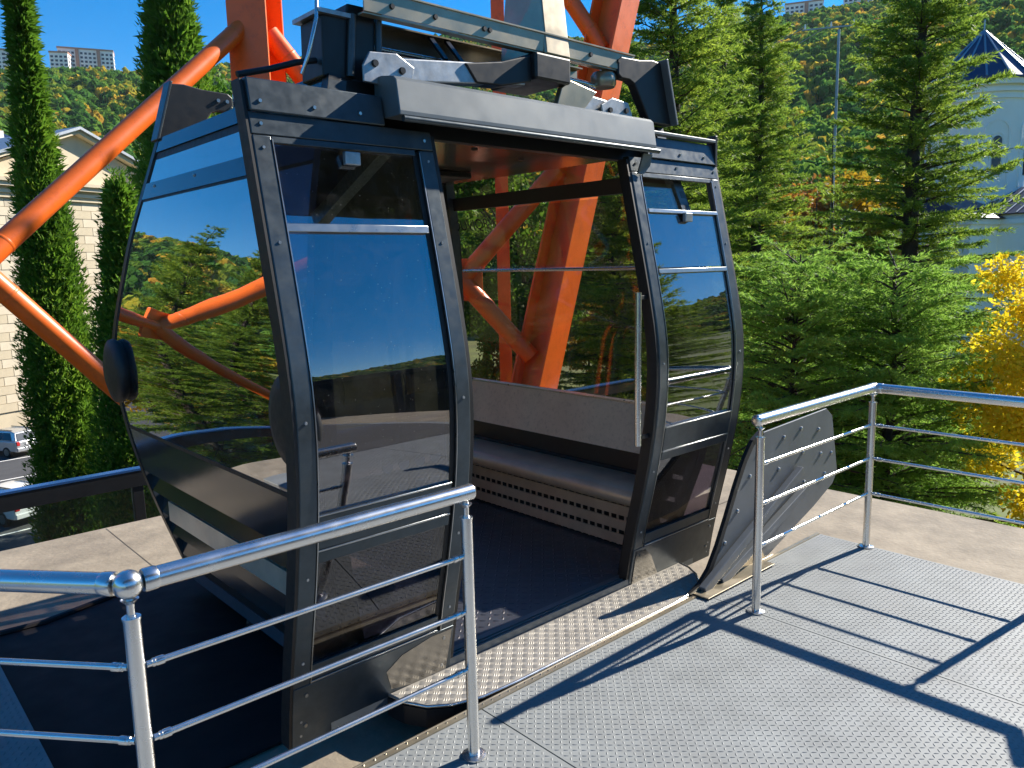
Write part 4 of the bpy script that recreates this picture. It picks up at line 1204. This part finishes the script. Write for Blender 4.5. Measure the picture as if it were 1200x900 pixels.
# ------------------------------------------------------------------ wooded hillsides (one mass)
src = bpy.data.collections.new('crown_shapes')
M['forest'] = leaf_mat('hillside_foliage', [(0.0, (.05, .14, .035)), (.38, (.10, .24, .04)), (.68, (.19, .31, .04)), (.84, (.40, .39, .045)), (.95, (.66, .48, .05)), (1.0, (.58, .34, .05))], .45, rnd_object=True)
for k in range(5):
    rng = np.random.default_rng(100 + k)
    n = 420
    nc = 14
    cc = rng.normal(size=(nc, 3)); cc = cc / np.linalg.norm(cc, axis=1, keepdims=True) * rng.uniform(.3, .75, (nc, 1)); cc[:, 2] = cc[:, 2] * .9 + .75
    ci = rng.integers(0, nc, n)
    g = unit(rng.normal(size=(n, 3)))
    P = cc[ci] + g * .42 * rng.uniform(.7, 1, (n, 1))
    d = unit(np.cross(g, rng.normal(size=(n, 3)))); s = unit(np.cross(g + rng.normal(0, .5, (n, 3)), d))
    L = rng.uniform(.16, .3, n)[:, None]
    V = np.stack([P - d * L - s * L * .6, P + d * L - s * L * .6, P + d * L + s * L * .6, P - d * L + s * L * .6], 1).reshape(-1, 3)
    me = np_mesh('crown_shape', V, np.arange(4 * n).reshape(-1, 4), rng.uniform(-1, 1, nc)[ci] * .6 + rng.uniform(-.4, .4, n))
    me.materials.append(M['forest'])
    src.objects.link(bpy.data.objects.new('crown_shape', me))

rng = np.random.default_rng(77)
NP = 26000
th = rng.uniform(-12, 100, NP); r_ = np.sqrt(rng.uniform(128 ** 2, 770 ** 2, NP))
th2 = rng.uniform(100, 185, 5000); r2 = np.sqrt(rng.uniform(150 ** 2, 770 ** 2, 5000))
th3 = rng.uniform(-75, -12, 3000); r3 = np.sqrt(rng.uniform(250 ** 2, 770 ** 2, 3000))
th = np.radians(np.concatenate([th, th2, th3])); r_ = np.concatenate([r_, r2, r3])
fx, fy = r_ * np.cos(th), r_ * np.sin(th)
fz = terrain(fx, fy)
fme = bpy.data.meshes.new('forest')
fme.vertices.add(len(fx)); fme.vertices.foreach_set('co', np.stack([fx, fy, fz], 1).astype(np.float32).ravel())
forest = bpy.data.objects.new('forest', fme); COL.objects.link(forest)
tag(forest, 'green and golden autumn forest covering the hillsides', 'forest', kind='stuff')
ng = bpy.data.node_groups.new('scatter', 'GeometryNodeTree')
ng.interface.new_socket('Geometry', in_out='INPUT', socket_type='NodeSocketGeometry')
ng.interface.new_socket('Geometry', in_out='OUTPUT', socket_type='NodeSocketGeometry')
gi = ng.nodes.new('NodeGroupInput'); go = ng.nodes.new('NodeGroupOutput')
ip = ng.nodes.new('GeometryNodeInstanceOnPoints'); ci_ = ng.nodes.new('GeometryNodeCollectionInfo')
ci_.inputs['Collection'].default_value = src; ci_.inputs['Separate Children'].default_value = True; ci_.inputs['Reset Children'].default_value = True
ip.inputs['Pick Instance'].default_value = True
rv = ng.nodes.new('FunctionNodeRandomValue'); rv.data_type = 'FLOAT_VECTOR'
rv.inputs[0].default_value = (0, 0, 0); rv.inputs[1].default_value = (0, 0, 6.28)
rs = ng.nodes.new('FunctionNodeRandomValue'); rs.data_type = 'FLOAT_VECTOR'
rs.inputs[0].default_value = (3.8, 3.8, 4.0); rs.inputs[1].default_value = (6.8, 6.8, 8.2)
rs.inputs['Seed'].default_value = 5
ng.links.new(gi.outputs[0], ip.inputs['Points']); ng.links.new(ci_.outputs[0], ip.inputs['Instance'])
ng.links.new(rv.outputs[0], ip.inputs['Rotation']); ng.links.new(rs.outputs[0], ip.inputs['Scale'])
ng.links.new(ip.outputs[0], go.inputs[0])
forest.modifiers.new('scatter', 'NODES').node_group = ng

# ------------------------------------------------------------------ buildings
def frame2(origin, az):
    """local axes: u along the facade, n outward, z up"""
    u = Vector((math.cos(az), math.sin(az), 0)); n = Vector((math.sin(az), -math.cos(az), 0))
    o = Vector(origin)
    return lambda a, b, c: o + u * a + n * b + Vector((0, 0, c))

def fbox(L, a0, a1, b0, b1, c0, c1):
    m = MB()
    vs = [L(a, b, c) for c in (c0, c1) for b in (b0, b1) for a in (a0, a1)]
    return m.add(vs, [(0, 2, 3, 1), (4, 5, 7, 6), (0, 1, 5, 4), (2, 6, 7, 3), (0, 4, 6, 2), (1, 3, 7, 5)])

# stone building with a pediment on the left
pk = at(84, 152, 58)
baz = rad(22)
L = frame2((pk.x, pk.y, GZ), baz)
sb = empty('stone_building', L(0, 0, 0), 'cream stone building with a low pediment behind the tall cypress', 'building')
hw = 8.6; wt = at(84, 236, 58).z - GZ; pkz = pk.z - GZ
fbox(L, -hw, hw, -14, -.04, 0, wt).build('wall', M['stone'], sb)
bh = .62; bw = 1.45
stone_me = {}
row = 0; z = wt - bh
cnt = 0
sm = [M['stone'], M['stone_b'], M['stone_c']]
while z > -.2 and cnt < 290:
    x = -hw + .02 - (bw * .5 if row % 2 else 0)
    while x < hw and cnt < 290:
        a0, a1 = max(-hw, x), min(hw, x + bw - .03)
        if a1 - a0 > .2:
            key = (round(a1 - a0, 2), cnt % 5)
            if key not in stone_me:
                pr_ = .03 + .012 * (cnt % 5)
                F_ = frame2((0, 0, 0), baz)
                me = fbox(F_, 0, a1 - a0, -.06, pr_, 0, bh - .03).mesh('stone')
                me.materials.append(sm[(cnt * 7 + row) % 3])
                stone_me[key] = me
            o = bpy.data.objects.new('stone', stone_me[key]); COL.objects.link(o)
            o.parent = sb; o.location = L(a0, 0, z) - Vector(sb.location)
            cnt += 1
        x += bw
    z -= bh; row += 1
for k, (c0, c1, b) in enumerate(((wt, wt + .3, .25), (wt + .31, wt + .55, .4), (wt + .56, wt + .75, .32), (wt + .76, wt + 1.05, .75), (wt + 1.06, wt + 1.3, .95))):
    fbox(L, -hw - b * .6, hw + b * .6, -14, b, c0, c1).build('cornice', M['stone_b'] if k % 2 else M['stone'], sb)
ez = wt + 1.31
MB().add([L(-hw, .1, ez), L(hw, .1, ez), L(0, .1, pkz - .35), L(-hw, -14, ez), L(hw, -14, ez), L(0, -14, pkz - .35)], [(0, 1, 2), (5, 4, 3), (0, 3, 4, 1), (1, 4, 5, 2), (2, 5, 3, 0)]).build('tympanum', M['stone'], sb)
for s in (-1, 1):
    for (o0, o1, b) in ((0, .28, .7), (.29, .5, 1.0)):
        MB().add([L(s * (hw + .9), b, ez + o0 - .1), L(0, b, pkz - .35 + o0), L(0, b, pkz - .35 + o1), L(s * (hw + .9), b, ez + o1 - .1),
                  L(s * (hw + .9), -14, ez + o0 - .1), L(0, -14, pkz - .35 + o0), L(0, -14, pkz - .35 + o1), L(s * (hw + .9), -14, ez + o1 - .1)],
                 [(0, 1, 2, 3), (7, 6, 5, 4), (0, 4, 5, 1), (1, 5, 6, 2), (2, 6, 7, 3), (3, 7, 4, 0)]).build('raking_cornice', M['stone_b'] if o0 == 0 else M['galv'], sb)

p = at(-6, 158, 80)
L = frame2((p.x, p.y, GZ), rad(15))
bb = empty('blue_roofed_building', L(0, 0, 0), 'building with a dark blue roof behind the stone building', 'building')
hb = at(0, 172, 80).z - GZ
fbox(L, -9, 4.0, -12, 0, 0, hb).build('wall', M['stone'], bb)
tz = at(0, 138, 80).z - GZ
MB().add([L(-9.5, .5, hb), L(4.5, .5, hb), L(4.5, -12, hb), L(-9.5, -12, hb), L(-7, -6, tz), L(2.3, -6, tz)], [(0, 1, 5, 4), (1, 2, 5), (2, 3, 4, 5), (3, 0, 4), (3, 2, 1, 0)]).build('roof', M['blueroof'], bb)
fbox(L, 1.0, 1.9, -3.5, -2.2, hb + .6, hb + 2.1).build('dormer', M['whitewall'], bb)

# church with a conical drum on the right
ch_c = at(1146, 150, 62)
CX, CY = ch_c.x, ch_c.y
ch = empty('church', (CX, CY, GZ), 'white church with a conical dark roof on a round tower behind the conifer', 'church')
rz_ = at(1147, 104, 62).z; apz = at(1147, 42, 62).z; dz0 = at(1147, 232, 62).z
RD = 3.55
def ring(m, r0, z0, r1, z1, n=48):
    b = len(m.v)
    for (r, z) in ((r0, z0), (r1, z1)):
        for k in range(n):
            a = 2 * math.pi * k / n
            m.v.append((CX + r * math.cos(a), CY + r * math.sin(a), z))
    for k in range(n):
        m.f.append((b + k, b + (k + 1) % n, b + n + (k + 1) % n, b + n + k))
    return m
dm = MB()
dm.tube([(CX, CY, dz0 - 3), (CX, CY, rz_ - .1)], RD, 48)
drum = dm.build('drum', M['whitewall'], ch, smooth=30)
for (r, z0, z1) in ((RD + .12, rz_ - 1.5, rz_ - 1.3), (RD + .2, rz_ - 1.0, rz_ - .75), (RD + .38, rz_ - .5, rz_ - .1)):
    MB().tube([(CX, CY, z0), (CX, CY, z1)], r, 48).build('cornice', M['whitewall'], ch, smooth=30)
rfc = MB().tube([(CX, CY, rz_ - .08), (CX, CY, rz_ + .05), (CX, CY, apz)], [RD + .62, RD + .62, .12], 16).build('cone_roof', M['blueroof'], ch)
for k in range(16):
    a = 2 * math.pi * k / 16
    MB().tube([(CX + (RD + .63) * math.cos(a), CY + (RD + .63) * math.sin(a), rz_ + .06), (CX + .12 * math.cos(a), CY + .12 * math.sin(a), apz + .02)], .075, 6).build('roof_seam', M['galv'], rfc)
MB().tube([(CX, CY, apz - .1), (CX, CY, apz + .9)], .06, 8).build('spire', M['galv'], rfc)
def arch_pts(w, h, n=8):
    return [(-w / 2, 0)] + [(-w / 2 * math.cos(math.pi * k / n), h - w / 2 + w / 2 * math.sin(math.pi * k / n)) for k in range(n + 1)] + [(w / 2, 0)]
def drum_arch(ang, w, h, z, r0, th, mat, name, frame=None):
    pts = arch_pts(w, h)
    ca, sa = math.cos(ang), math.sin(ang)
    def P(u, v, r): return (CX + r * ca - u * sa, CY + r * sa + u * ca, z + v)
    m = MB()
    if frame is None:
        m.prism([P(u, v, r0) for u, v in pts], (th * ca, th * sa, 0))
    else:
        for (p0, p1) in zip(pts[:-1], pts[1:]):
            m.bar(P(p0[0], p0[1], r0), P(p1[0], p1[1], r0), frame, th, (ca, sa, 0))
    return m.build(name, mat, ch)
view = math.atan2(-CY, -CX)
for k in range(8):
    a = view + rad(22) + k * math.pi / 4
    drum_arch(a, 1.75, 5.0, dz0 + .6, RD - .06, .14, M['whitewall'], 'window_arch', frame=.16)
    drum_arch(a, .62, 2.9, dz0 + 1.5, RD - .12, .16, M['aptwin'], 'window')
    drum_arch(a, .9, 3.25, dz0 + 1.4, RD - .04, .13, M['whitewall'], 'window_frame', frame=.1)
Lc = frame2((CX, CY, GZ), view + rad(90) + rad(-28))
nz = dz0 - GZ
def gable(a0, a1, b0, b1, ze, zr, along='a', nm='roof'):
    o_ = .5
    if along == 'a':
        bm = (b0 + b1) / 2
        P = [Lc(a0 - o_, b0 - o_, ze), Lc(a1 + o_, b0 - o_, ze), Lc(a1 + o_, b1 + o_, ze), Lc(a0 - o_, b1 + o_, ze), Lc(a0 - o_, bm, zr), Lc(a1 + o_, bm, zr)]
        F = [(0, 1, 5, 4), (2, 3, 4, 5), (1, 2, 5), (3, 0, 4), (3, 2, 1, 0)]
    else:
        am = (a0 + a1) / 2
        P = [Lc(a0 - o_, b0 - o_, ze), Lc(a1 + o_, b0 - o_, ze), Lc(a1 + o_, b1 + o_, ze), Lc(a0 - o_, b1 + o_, ze), Lc(am, b0 - o_, zr), Lc(am, b1 + o_, zr)]
        F = [(0, 3, 5, 4), (1, 4, 5, 2), (0, 4, 1), (2, 5, 3), (3, 2, 1, 0)]
    return MB().add(P, F).build(nm, M['blueroof'], ch)
fbox(Lc, -9, 9, -4.2, 4.2, 0, nz - 1.6).build('nave', M['whitewall'], ch)
r1 = gable(-9, 9, -4.2, 4.2, nz - 1.55, nz + .6)
fbox(Lc, -4.2, 4.2, -9, 8.0, 0, nz - 1.9).build('transept', M['whitewall'], ch)
r2_ = gable(-4.2, 4.2, -9, 8.0, nz - 1.85, nz + .5, 'b')
for k in range(26):
    a = -9.2 + k * .74
    MB().tube([Lc(a, 4.75, nz - 1.5), Lc(a, .1, nz + .66)], .05, 5).build('roof_seam', M['galv'], r1)
for (a0, a1, b0, b1) in ((-9.2, 9.2, -4.4, 4.4), (-4.4, 4.4, -9.2, 8.2)):
    fbox(Lc, a0, a1, b0, b1, nz - 2.3, nz - 1.95).build('eaves_cornice', M['whitewall'], ch)
for a in (-7.5, -5.7, 5.3, 6.9, 8.4):
    pts = arch_pts(1.2, 5.2)
    m = MB()
    for p0, p1 in zip(pts[:-1], pts[1:]):
        m.bar(Lc(a + p0[0], 4.22, 4.6 + p0[1]), Lc(a + p1[0], 4.22, 4.6 + p1[1]), .14, .12, Lc(0, 1, 0) - Lc(0, 0, 0))
    m.build('blind_arch', M['whitewall'], ch)
for a in (-2.8, 0, 2.8):
    pts = arch_pts(1.4, 5.6)
    m = MB()
    for p0, p1 in zip(pts[:-1], pts[1:]):
        m.bar(Lc(a + p0[0], 8.02, 3.6 + p0[1]), Lc(a + p1[0], 8.02, 3.6 + p1[1]), .14, .12, Lc(0, 1, 0) - Lc(0, 0, 0))
    m.build('blind_arch', M['whitewall'], ch)

# apartment blocks and houses on the ridges
def block(px, depth, w, h, dpt, az, floors, bays, label, name='apartment_block', dz=0, mat='aptwall'):
    p = at(px, 80, 1.0) - CAM; p = p * (depth / math.hypot(p.x, p.y))
    gz = ground_z(p.x, p.y) - 3 + dz
    Lb = frame2((p.x, p.y, gz), az)
    b = empty(name, (p.x, p.y, gz), label, 'building', 'buildings on the ridge')
    fbox(Lb, -w / 2, w / 2, -dpt, 0, -6, h + 3).build('wall', M[mat], b)
    fbox(Lb, -w / 2 - .4, w / 2 + .4, -dpt - .4, .4, h + 3.02, h + 4.2).build('parapet', M['aptrust'], b)
    F_ = frame2((0, 0, 0), az)
    wm = fbox(F_, -w / bays * .3, w / bays * .3, -.2, .12, 0, h / floors * .52).mesh('window'); wm.materials.append(M['aptwin'])
    sm_ = fbox(frame2((0, 0, 0), az), -.1, .1, -.2, .12, 0, h / floors * .5)
    wside = fbox(F_, -.2, .12, -dpt * .12, dpt * .12, 0, h / floors * .52).mesh('window'); wside.materials.append(M['aptwin'])
    for i in range(bays):
        if bays > 5 and i % 5 == 4:
            fbox(Lb, -w / 2 + (i + .1) * w / bays, -w / 2 + (i + .9) * w / bays, .01, .9, -4, h + 3.4).build('stair_tower', M['aptrust'], b)
            continue
        for j in range(floors):
            o = bpy.data.objects.new('window', wm); COL.objects.link(o); o.parent = b
            o.location = Lb(-w / 2 + (i + .5) * w / bays, 0, 2.4 + j * h / floors) - Vector(b.location)
    for j in range(floors):
        for bb_ in (-dpt * .28, -dpt * .72):
            o = bpy.data.objects.new('window', wside); COL.objects.link(o); o.parent = b
            o.location = Lb(w / 2, bb_, 2.4 + j * h / floors) - Vector(b.location)
    return b
block(102, 745, 40, 19, 14, rad(-20), 6, 13, 'widest pale apartment block on the left ridge, right of the cypress top', dz=13)
block(70, 735, 13, 18, 12, rad(-28), 6, 4, 'narrow pale apartment block peeking out right beside the cypress top', dz=12)
block(29, 750, 15, 15, 12, rad(-15), 5, 5, 'low apartment block on the ridge left of the cypress top', dz=12)
block(6, 730, 18, 18, 12, rad(-28), 6, 5, 'apartment block at the left edge of the picture on the ridge', dz=13)
block(858, 700, 11, 15, 10, rad(-55), 5, 4, 'grey house on the right ridge beside the left conifer top', 'house', dz=9)
block(880, 705, 9, 16, 10, rad(-55), 5, 3, 'grey house on the right ridge behind the second conifer top', 'house', dz=9)
block(940, 735, 30, 13, 12, rad(-62), 4, 8, 'long pale block on the right ridge between the conifer tops', 'apartment_block', dz=7)
block(1005, 745, 26, 12, 12, rad(-66), 4, 7, 'block on the right ridge left of the tallest conifer', 'apartment_block', dz=7)
block(868, 430, 14, 11, 10, rad(-55), 3, 4, 'pale house on the slope behind the conifer next to the cabin', 'house')
block(1196, 190, 10, 6, 8, rad(-70), 2, 3, 'white low house right of the church tower roof', 'house')

# ------------------------------------------------------------------ utility pole with wires
pp_ = base_at(973, 300, 42)
ptop = at(973, 46, 42).z
po = empty('utility_pole', pp_, 'grey utility pole with a crossarm among the conifers', 'utility pole')
MB().tube([(pp_[0], pp_[1], pp_[2]), (pp_[0], pp_[1], ptop)], [.10, .065], 12).build('pole', M['grey_pole'], po, smooth=40)
cd = Vector((_r.x, _r.y, 0)).normalized()
ca_, cb_ = Vector((pp_[0], pp_[1], ptop)) - cd * 1.9, Vector((pp_[0], pp_[1], ptop)) + cd * .8
MB().bar(ca_, cb_ + Vector((0, 0, .2)), .07, .07).build('crossarm', M['grey_pole'], po)
for t in (.05, .55, .98):
    q = ca_.lerp(cb_ + Vector((0, 0, .2)), t)
    MB().tube([q, q + Vector((0, 0, .12)), q + Vector((0, 0, .28))], [.03, .05, .025], 10).build('insulator', M['whitewall'], po, smooth=40)
for k, (pz, lab) in enumerate((((905, 38, 48), 'upper power line strung left from the utility pole'), ((890, 62, 48), 'lower power line sagging left from the utility pole'))):
    s_ = ca_.lerp(cb_, .1 + .45 * k) + Vector((0, 0, .3)); e_ = at(*pz)
    e_ = s_ + (e_ - s_) * 3
    pts = [s_.lerp(e_, t) + Vector((0, 0, -3.2 * t * (1 - t))) for t in np.linspace(0, 1, 14)]
    tag(MB().tube(pts, .022, 5).build('power_line', M['grey_pole']), lab, 'cable', 'power lines')

# ------------------------------------------------------------------ parked cars
def car(px, py, heading, paint, label, sc=1.0):
    d = _f + _r * ((px - 600) / 909.82) - _u * ((py - 450) / 909.82)
    t = (GZ + .02 - CAM.z) / d.z
    p = CAM + d * t
    root = empty('parked_car', (0, 0, 0), label, 'car', 'cars parked on the road')
    # side outline (x forward), nose at +2.2
    body = [(-2.2, .38), (-2.24, .62), (-2.2, .98), (-2.12, 1.04), (1.05, 1.02), (2.0, .86), (2.18, .70), (2.2, .38)]
    def loft(prof, w0, w1, zlo, zhi):
        m = MB(); n = len(prof)
        def wd(z): return w0 + (w1 - w0) * max(0, min(1, (z - zlo) / (zhi - zlo)))
        vs = [(x, -wd(z), z) for x, z in prof] + [(x, wd(z), z) for x, z in prof]
        return m.add(vs, [tuple(range(n)), tuple(range(2 * n - 1, n - 1, -1))] + [(i, i + n, (i + 1) % n + n, (i + 1) % n) for i in range(n)])
    loft(body, .90, .88, .38, 1.04).build('body', paint, root, smooth=30, bevel=.06, seg=3)
    roof = [(-2.1, 1.03), (-1.88, 1.52), (-1.5, 1.60), (-.1, 1.60), (.30, 1.52), (1.1, 1.0)]
    loft(roof, .84, .62, 1.02, 1.60).build('cabin', paint, root, smooth=30, bevel=.05, seg=3)
    wn_ = MB().add([(-2.125, -.70, 1.08), (-2.125, .70, 1.08), (-1.945, .58, 1.47), (-1.945, -.58, 1.47), (-2.08, -.70, 1.08), (-2.08, .70, 1.08), (-1.90, .58, 1.47), (-1.90, -.58, 1.47)], [(0, 3, 2, 1), (4, 5, 6, 7), (0, 1, 5, 4), (1, 2, 6, 5), (2, 3, 7, 6), (3, 0, 4, 7)])
    wn_.build('rear_window', M['aptwin'], root)
    ws = MB().add([(1.08, -.74, 1.05), (1.08, .74, 1.05), (.36, .60, 1.51), (.36, -.60, 1.51), (1.02, -.74, 1.05), (1.02, .74, 1.05), (.30, .60, 1.51), (.30, -.60, 1.51)], [(0, 1, 2, 3), (7, 6, 5, 4), (0, 4, 5, 1), (1, 5, 6, 2), (2, 6, 7, 3), (3, 7, 4, 0)])
    ws.build('windscreen', M['aptwin'], root)
    for s in (-1, 1):
        for (a, b, c, e) in ((-1.78, -1.0, -.95, -1.55), (-.92, -.05, -.05, -.92), (.02, .88, .28, .02)):
            y0, y1 = s * .858, s * .665
            MB().add([(a, y0, 1.08), (b, y0, 1.08), (c, y1, 1.5), (e, y1, 1.5), (a, y0 - s * .05, 1.08), (b, y0 - s * .05, 1.08), (c, y1 - s * .05, 1.5), (e, y1 - s * .05, 1.5)], [(0, 1, 2, 3), (7, 6, 5, 4), (0, 4, 5, 1), (1, 5, 6, 2), (2, 6, 7, 3), (3, 7, 4, 0)]).build('side_window', M['aptwin'], root)
        MB().box((-2.19, s * .74, .88), (.12, .22, .26)).build('tail_light', M['red_lens'], root, bevel=.03)
        MB().box((2.08, s * .70, .76), (.2, .3, .14)).build('headlight', M['trim'], root, bevel=.03)
        for x in (-1.36, 1.34):
            ty = MB().tube([(x, s * .72, .33), (x, s * .91, .33)], .33, 22).build('tyre', M['rubber'], root, smooth=40, bevel=.03)
            MB().tube([(x, s * .90, .33), (x, s * .925, .33)], .21, 14).build('rim', M['trim'], ty, smooth=40)
        MB().bar((-1.6, s * .56, 1.64), (-.1, s * .56, 1.64), .05, .05).build('roof_rail', M['trim'], root)
    MB().span((-2.30, -.85, .40), (-2.2, .85, .62)).build('bumper', paint, root, bevel=.03)
    MB().span((-2.252, -.26, .78), (-2.235, .26, .90)).build('number_plate', M['whitewall'], root)
    root.location = p; root.rotation_euler = (0, 0, heading); root.scale = (sc, sc, sc)
    return root
car(6, 531, rad(118), M['car_silver'], 'silver estate car parked farther away, at the left edge')
car(6, 606, rad(112), M['car_white'], 'white car parked nearer, just above the balustrade at the left edge', 1.02)

# ------------------------------------------------------------------ unseen station building, added behind the camera to darken the door glass reflections
st = empty('added_station', (0, -11, -.01), 'added dark station building with a flat canopy, placed unseen to darken the door glass reflections', 'building')
M['station'] = pmat('station_cladding', (0.05, 0.052, 0.058), 0.5, 0.2, 0.15, 1.0, 0.1)
MB().span((-6, -11.9, GZ), (13, -8.6, 2.4)).build('wall', M['station'], st, bevel=.01)
MB().span((-7, -5.3, 6.2), (9, -1.7, 6.5)).build('canopy', M['station'], st, bevel=.02)
for x in (-5.5, -1, 3.5):
    MB().tube([(x, -5.0, -.01), (x, -5.0, 5.98)], .16, 16).build('column', M['galv'], st, smooth=40)
for k in range(12):
    MB().span((-5.6 + k * 1.45, -8.6, .3), (-4.4 + k * 1.45, -8.56, 2.1)).build('window', M['aptwin'], st)
for k in range(7):
    MB().span((-6 + k * 2.4, -5.2, 5.98), (-5.8 + k * 2.4, -1.8, 6.199)).build('roof_beam', M['galv'], st)

# ------------------------------------------------------------------ thin autumn haze
hz = MB().span((-2700, -2700, GZ - 3), (2700, 2700, 330)).build('haze', None)
hm, hnt, hout = new_mat('haze')
pv = hnt.nodes.new('ShaderNodeVolumePrincipled')
pv.inputs['Color'].default_value = (.82, .9, 1, 1); pv.inputs['Density'].default_value = .00006; pv.inputs['Anisotropy'].default_value = 0.0
hnt.links.new(pv.outputs[0], hout.inputs['Volume'])
hz.data.materials.append(hm)
tag(hz, 'thin blue haze over the hills', 'haze', kind='stuff')
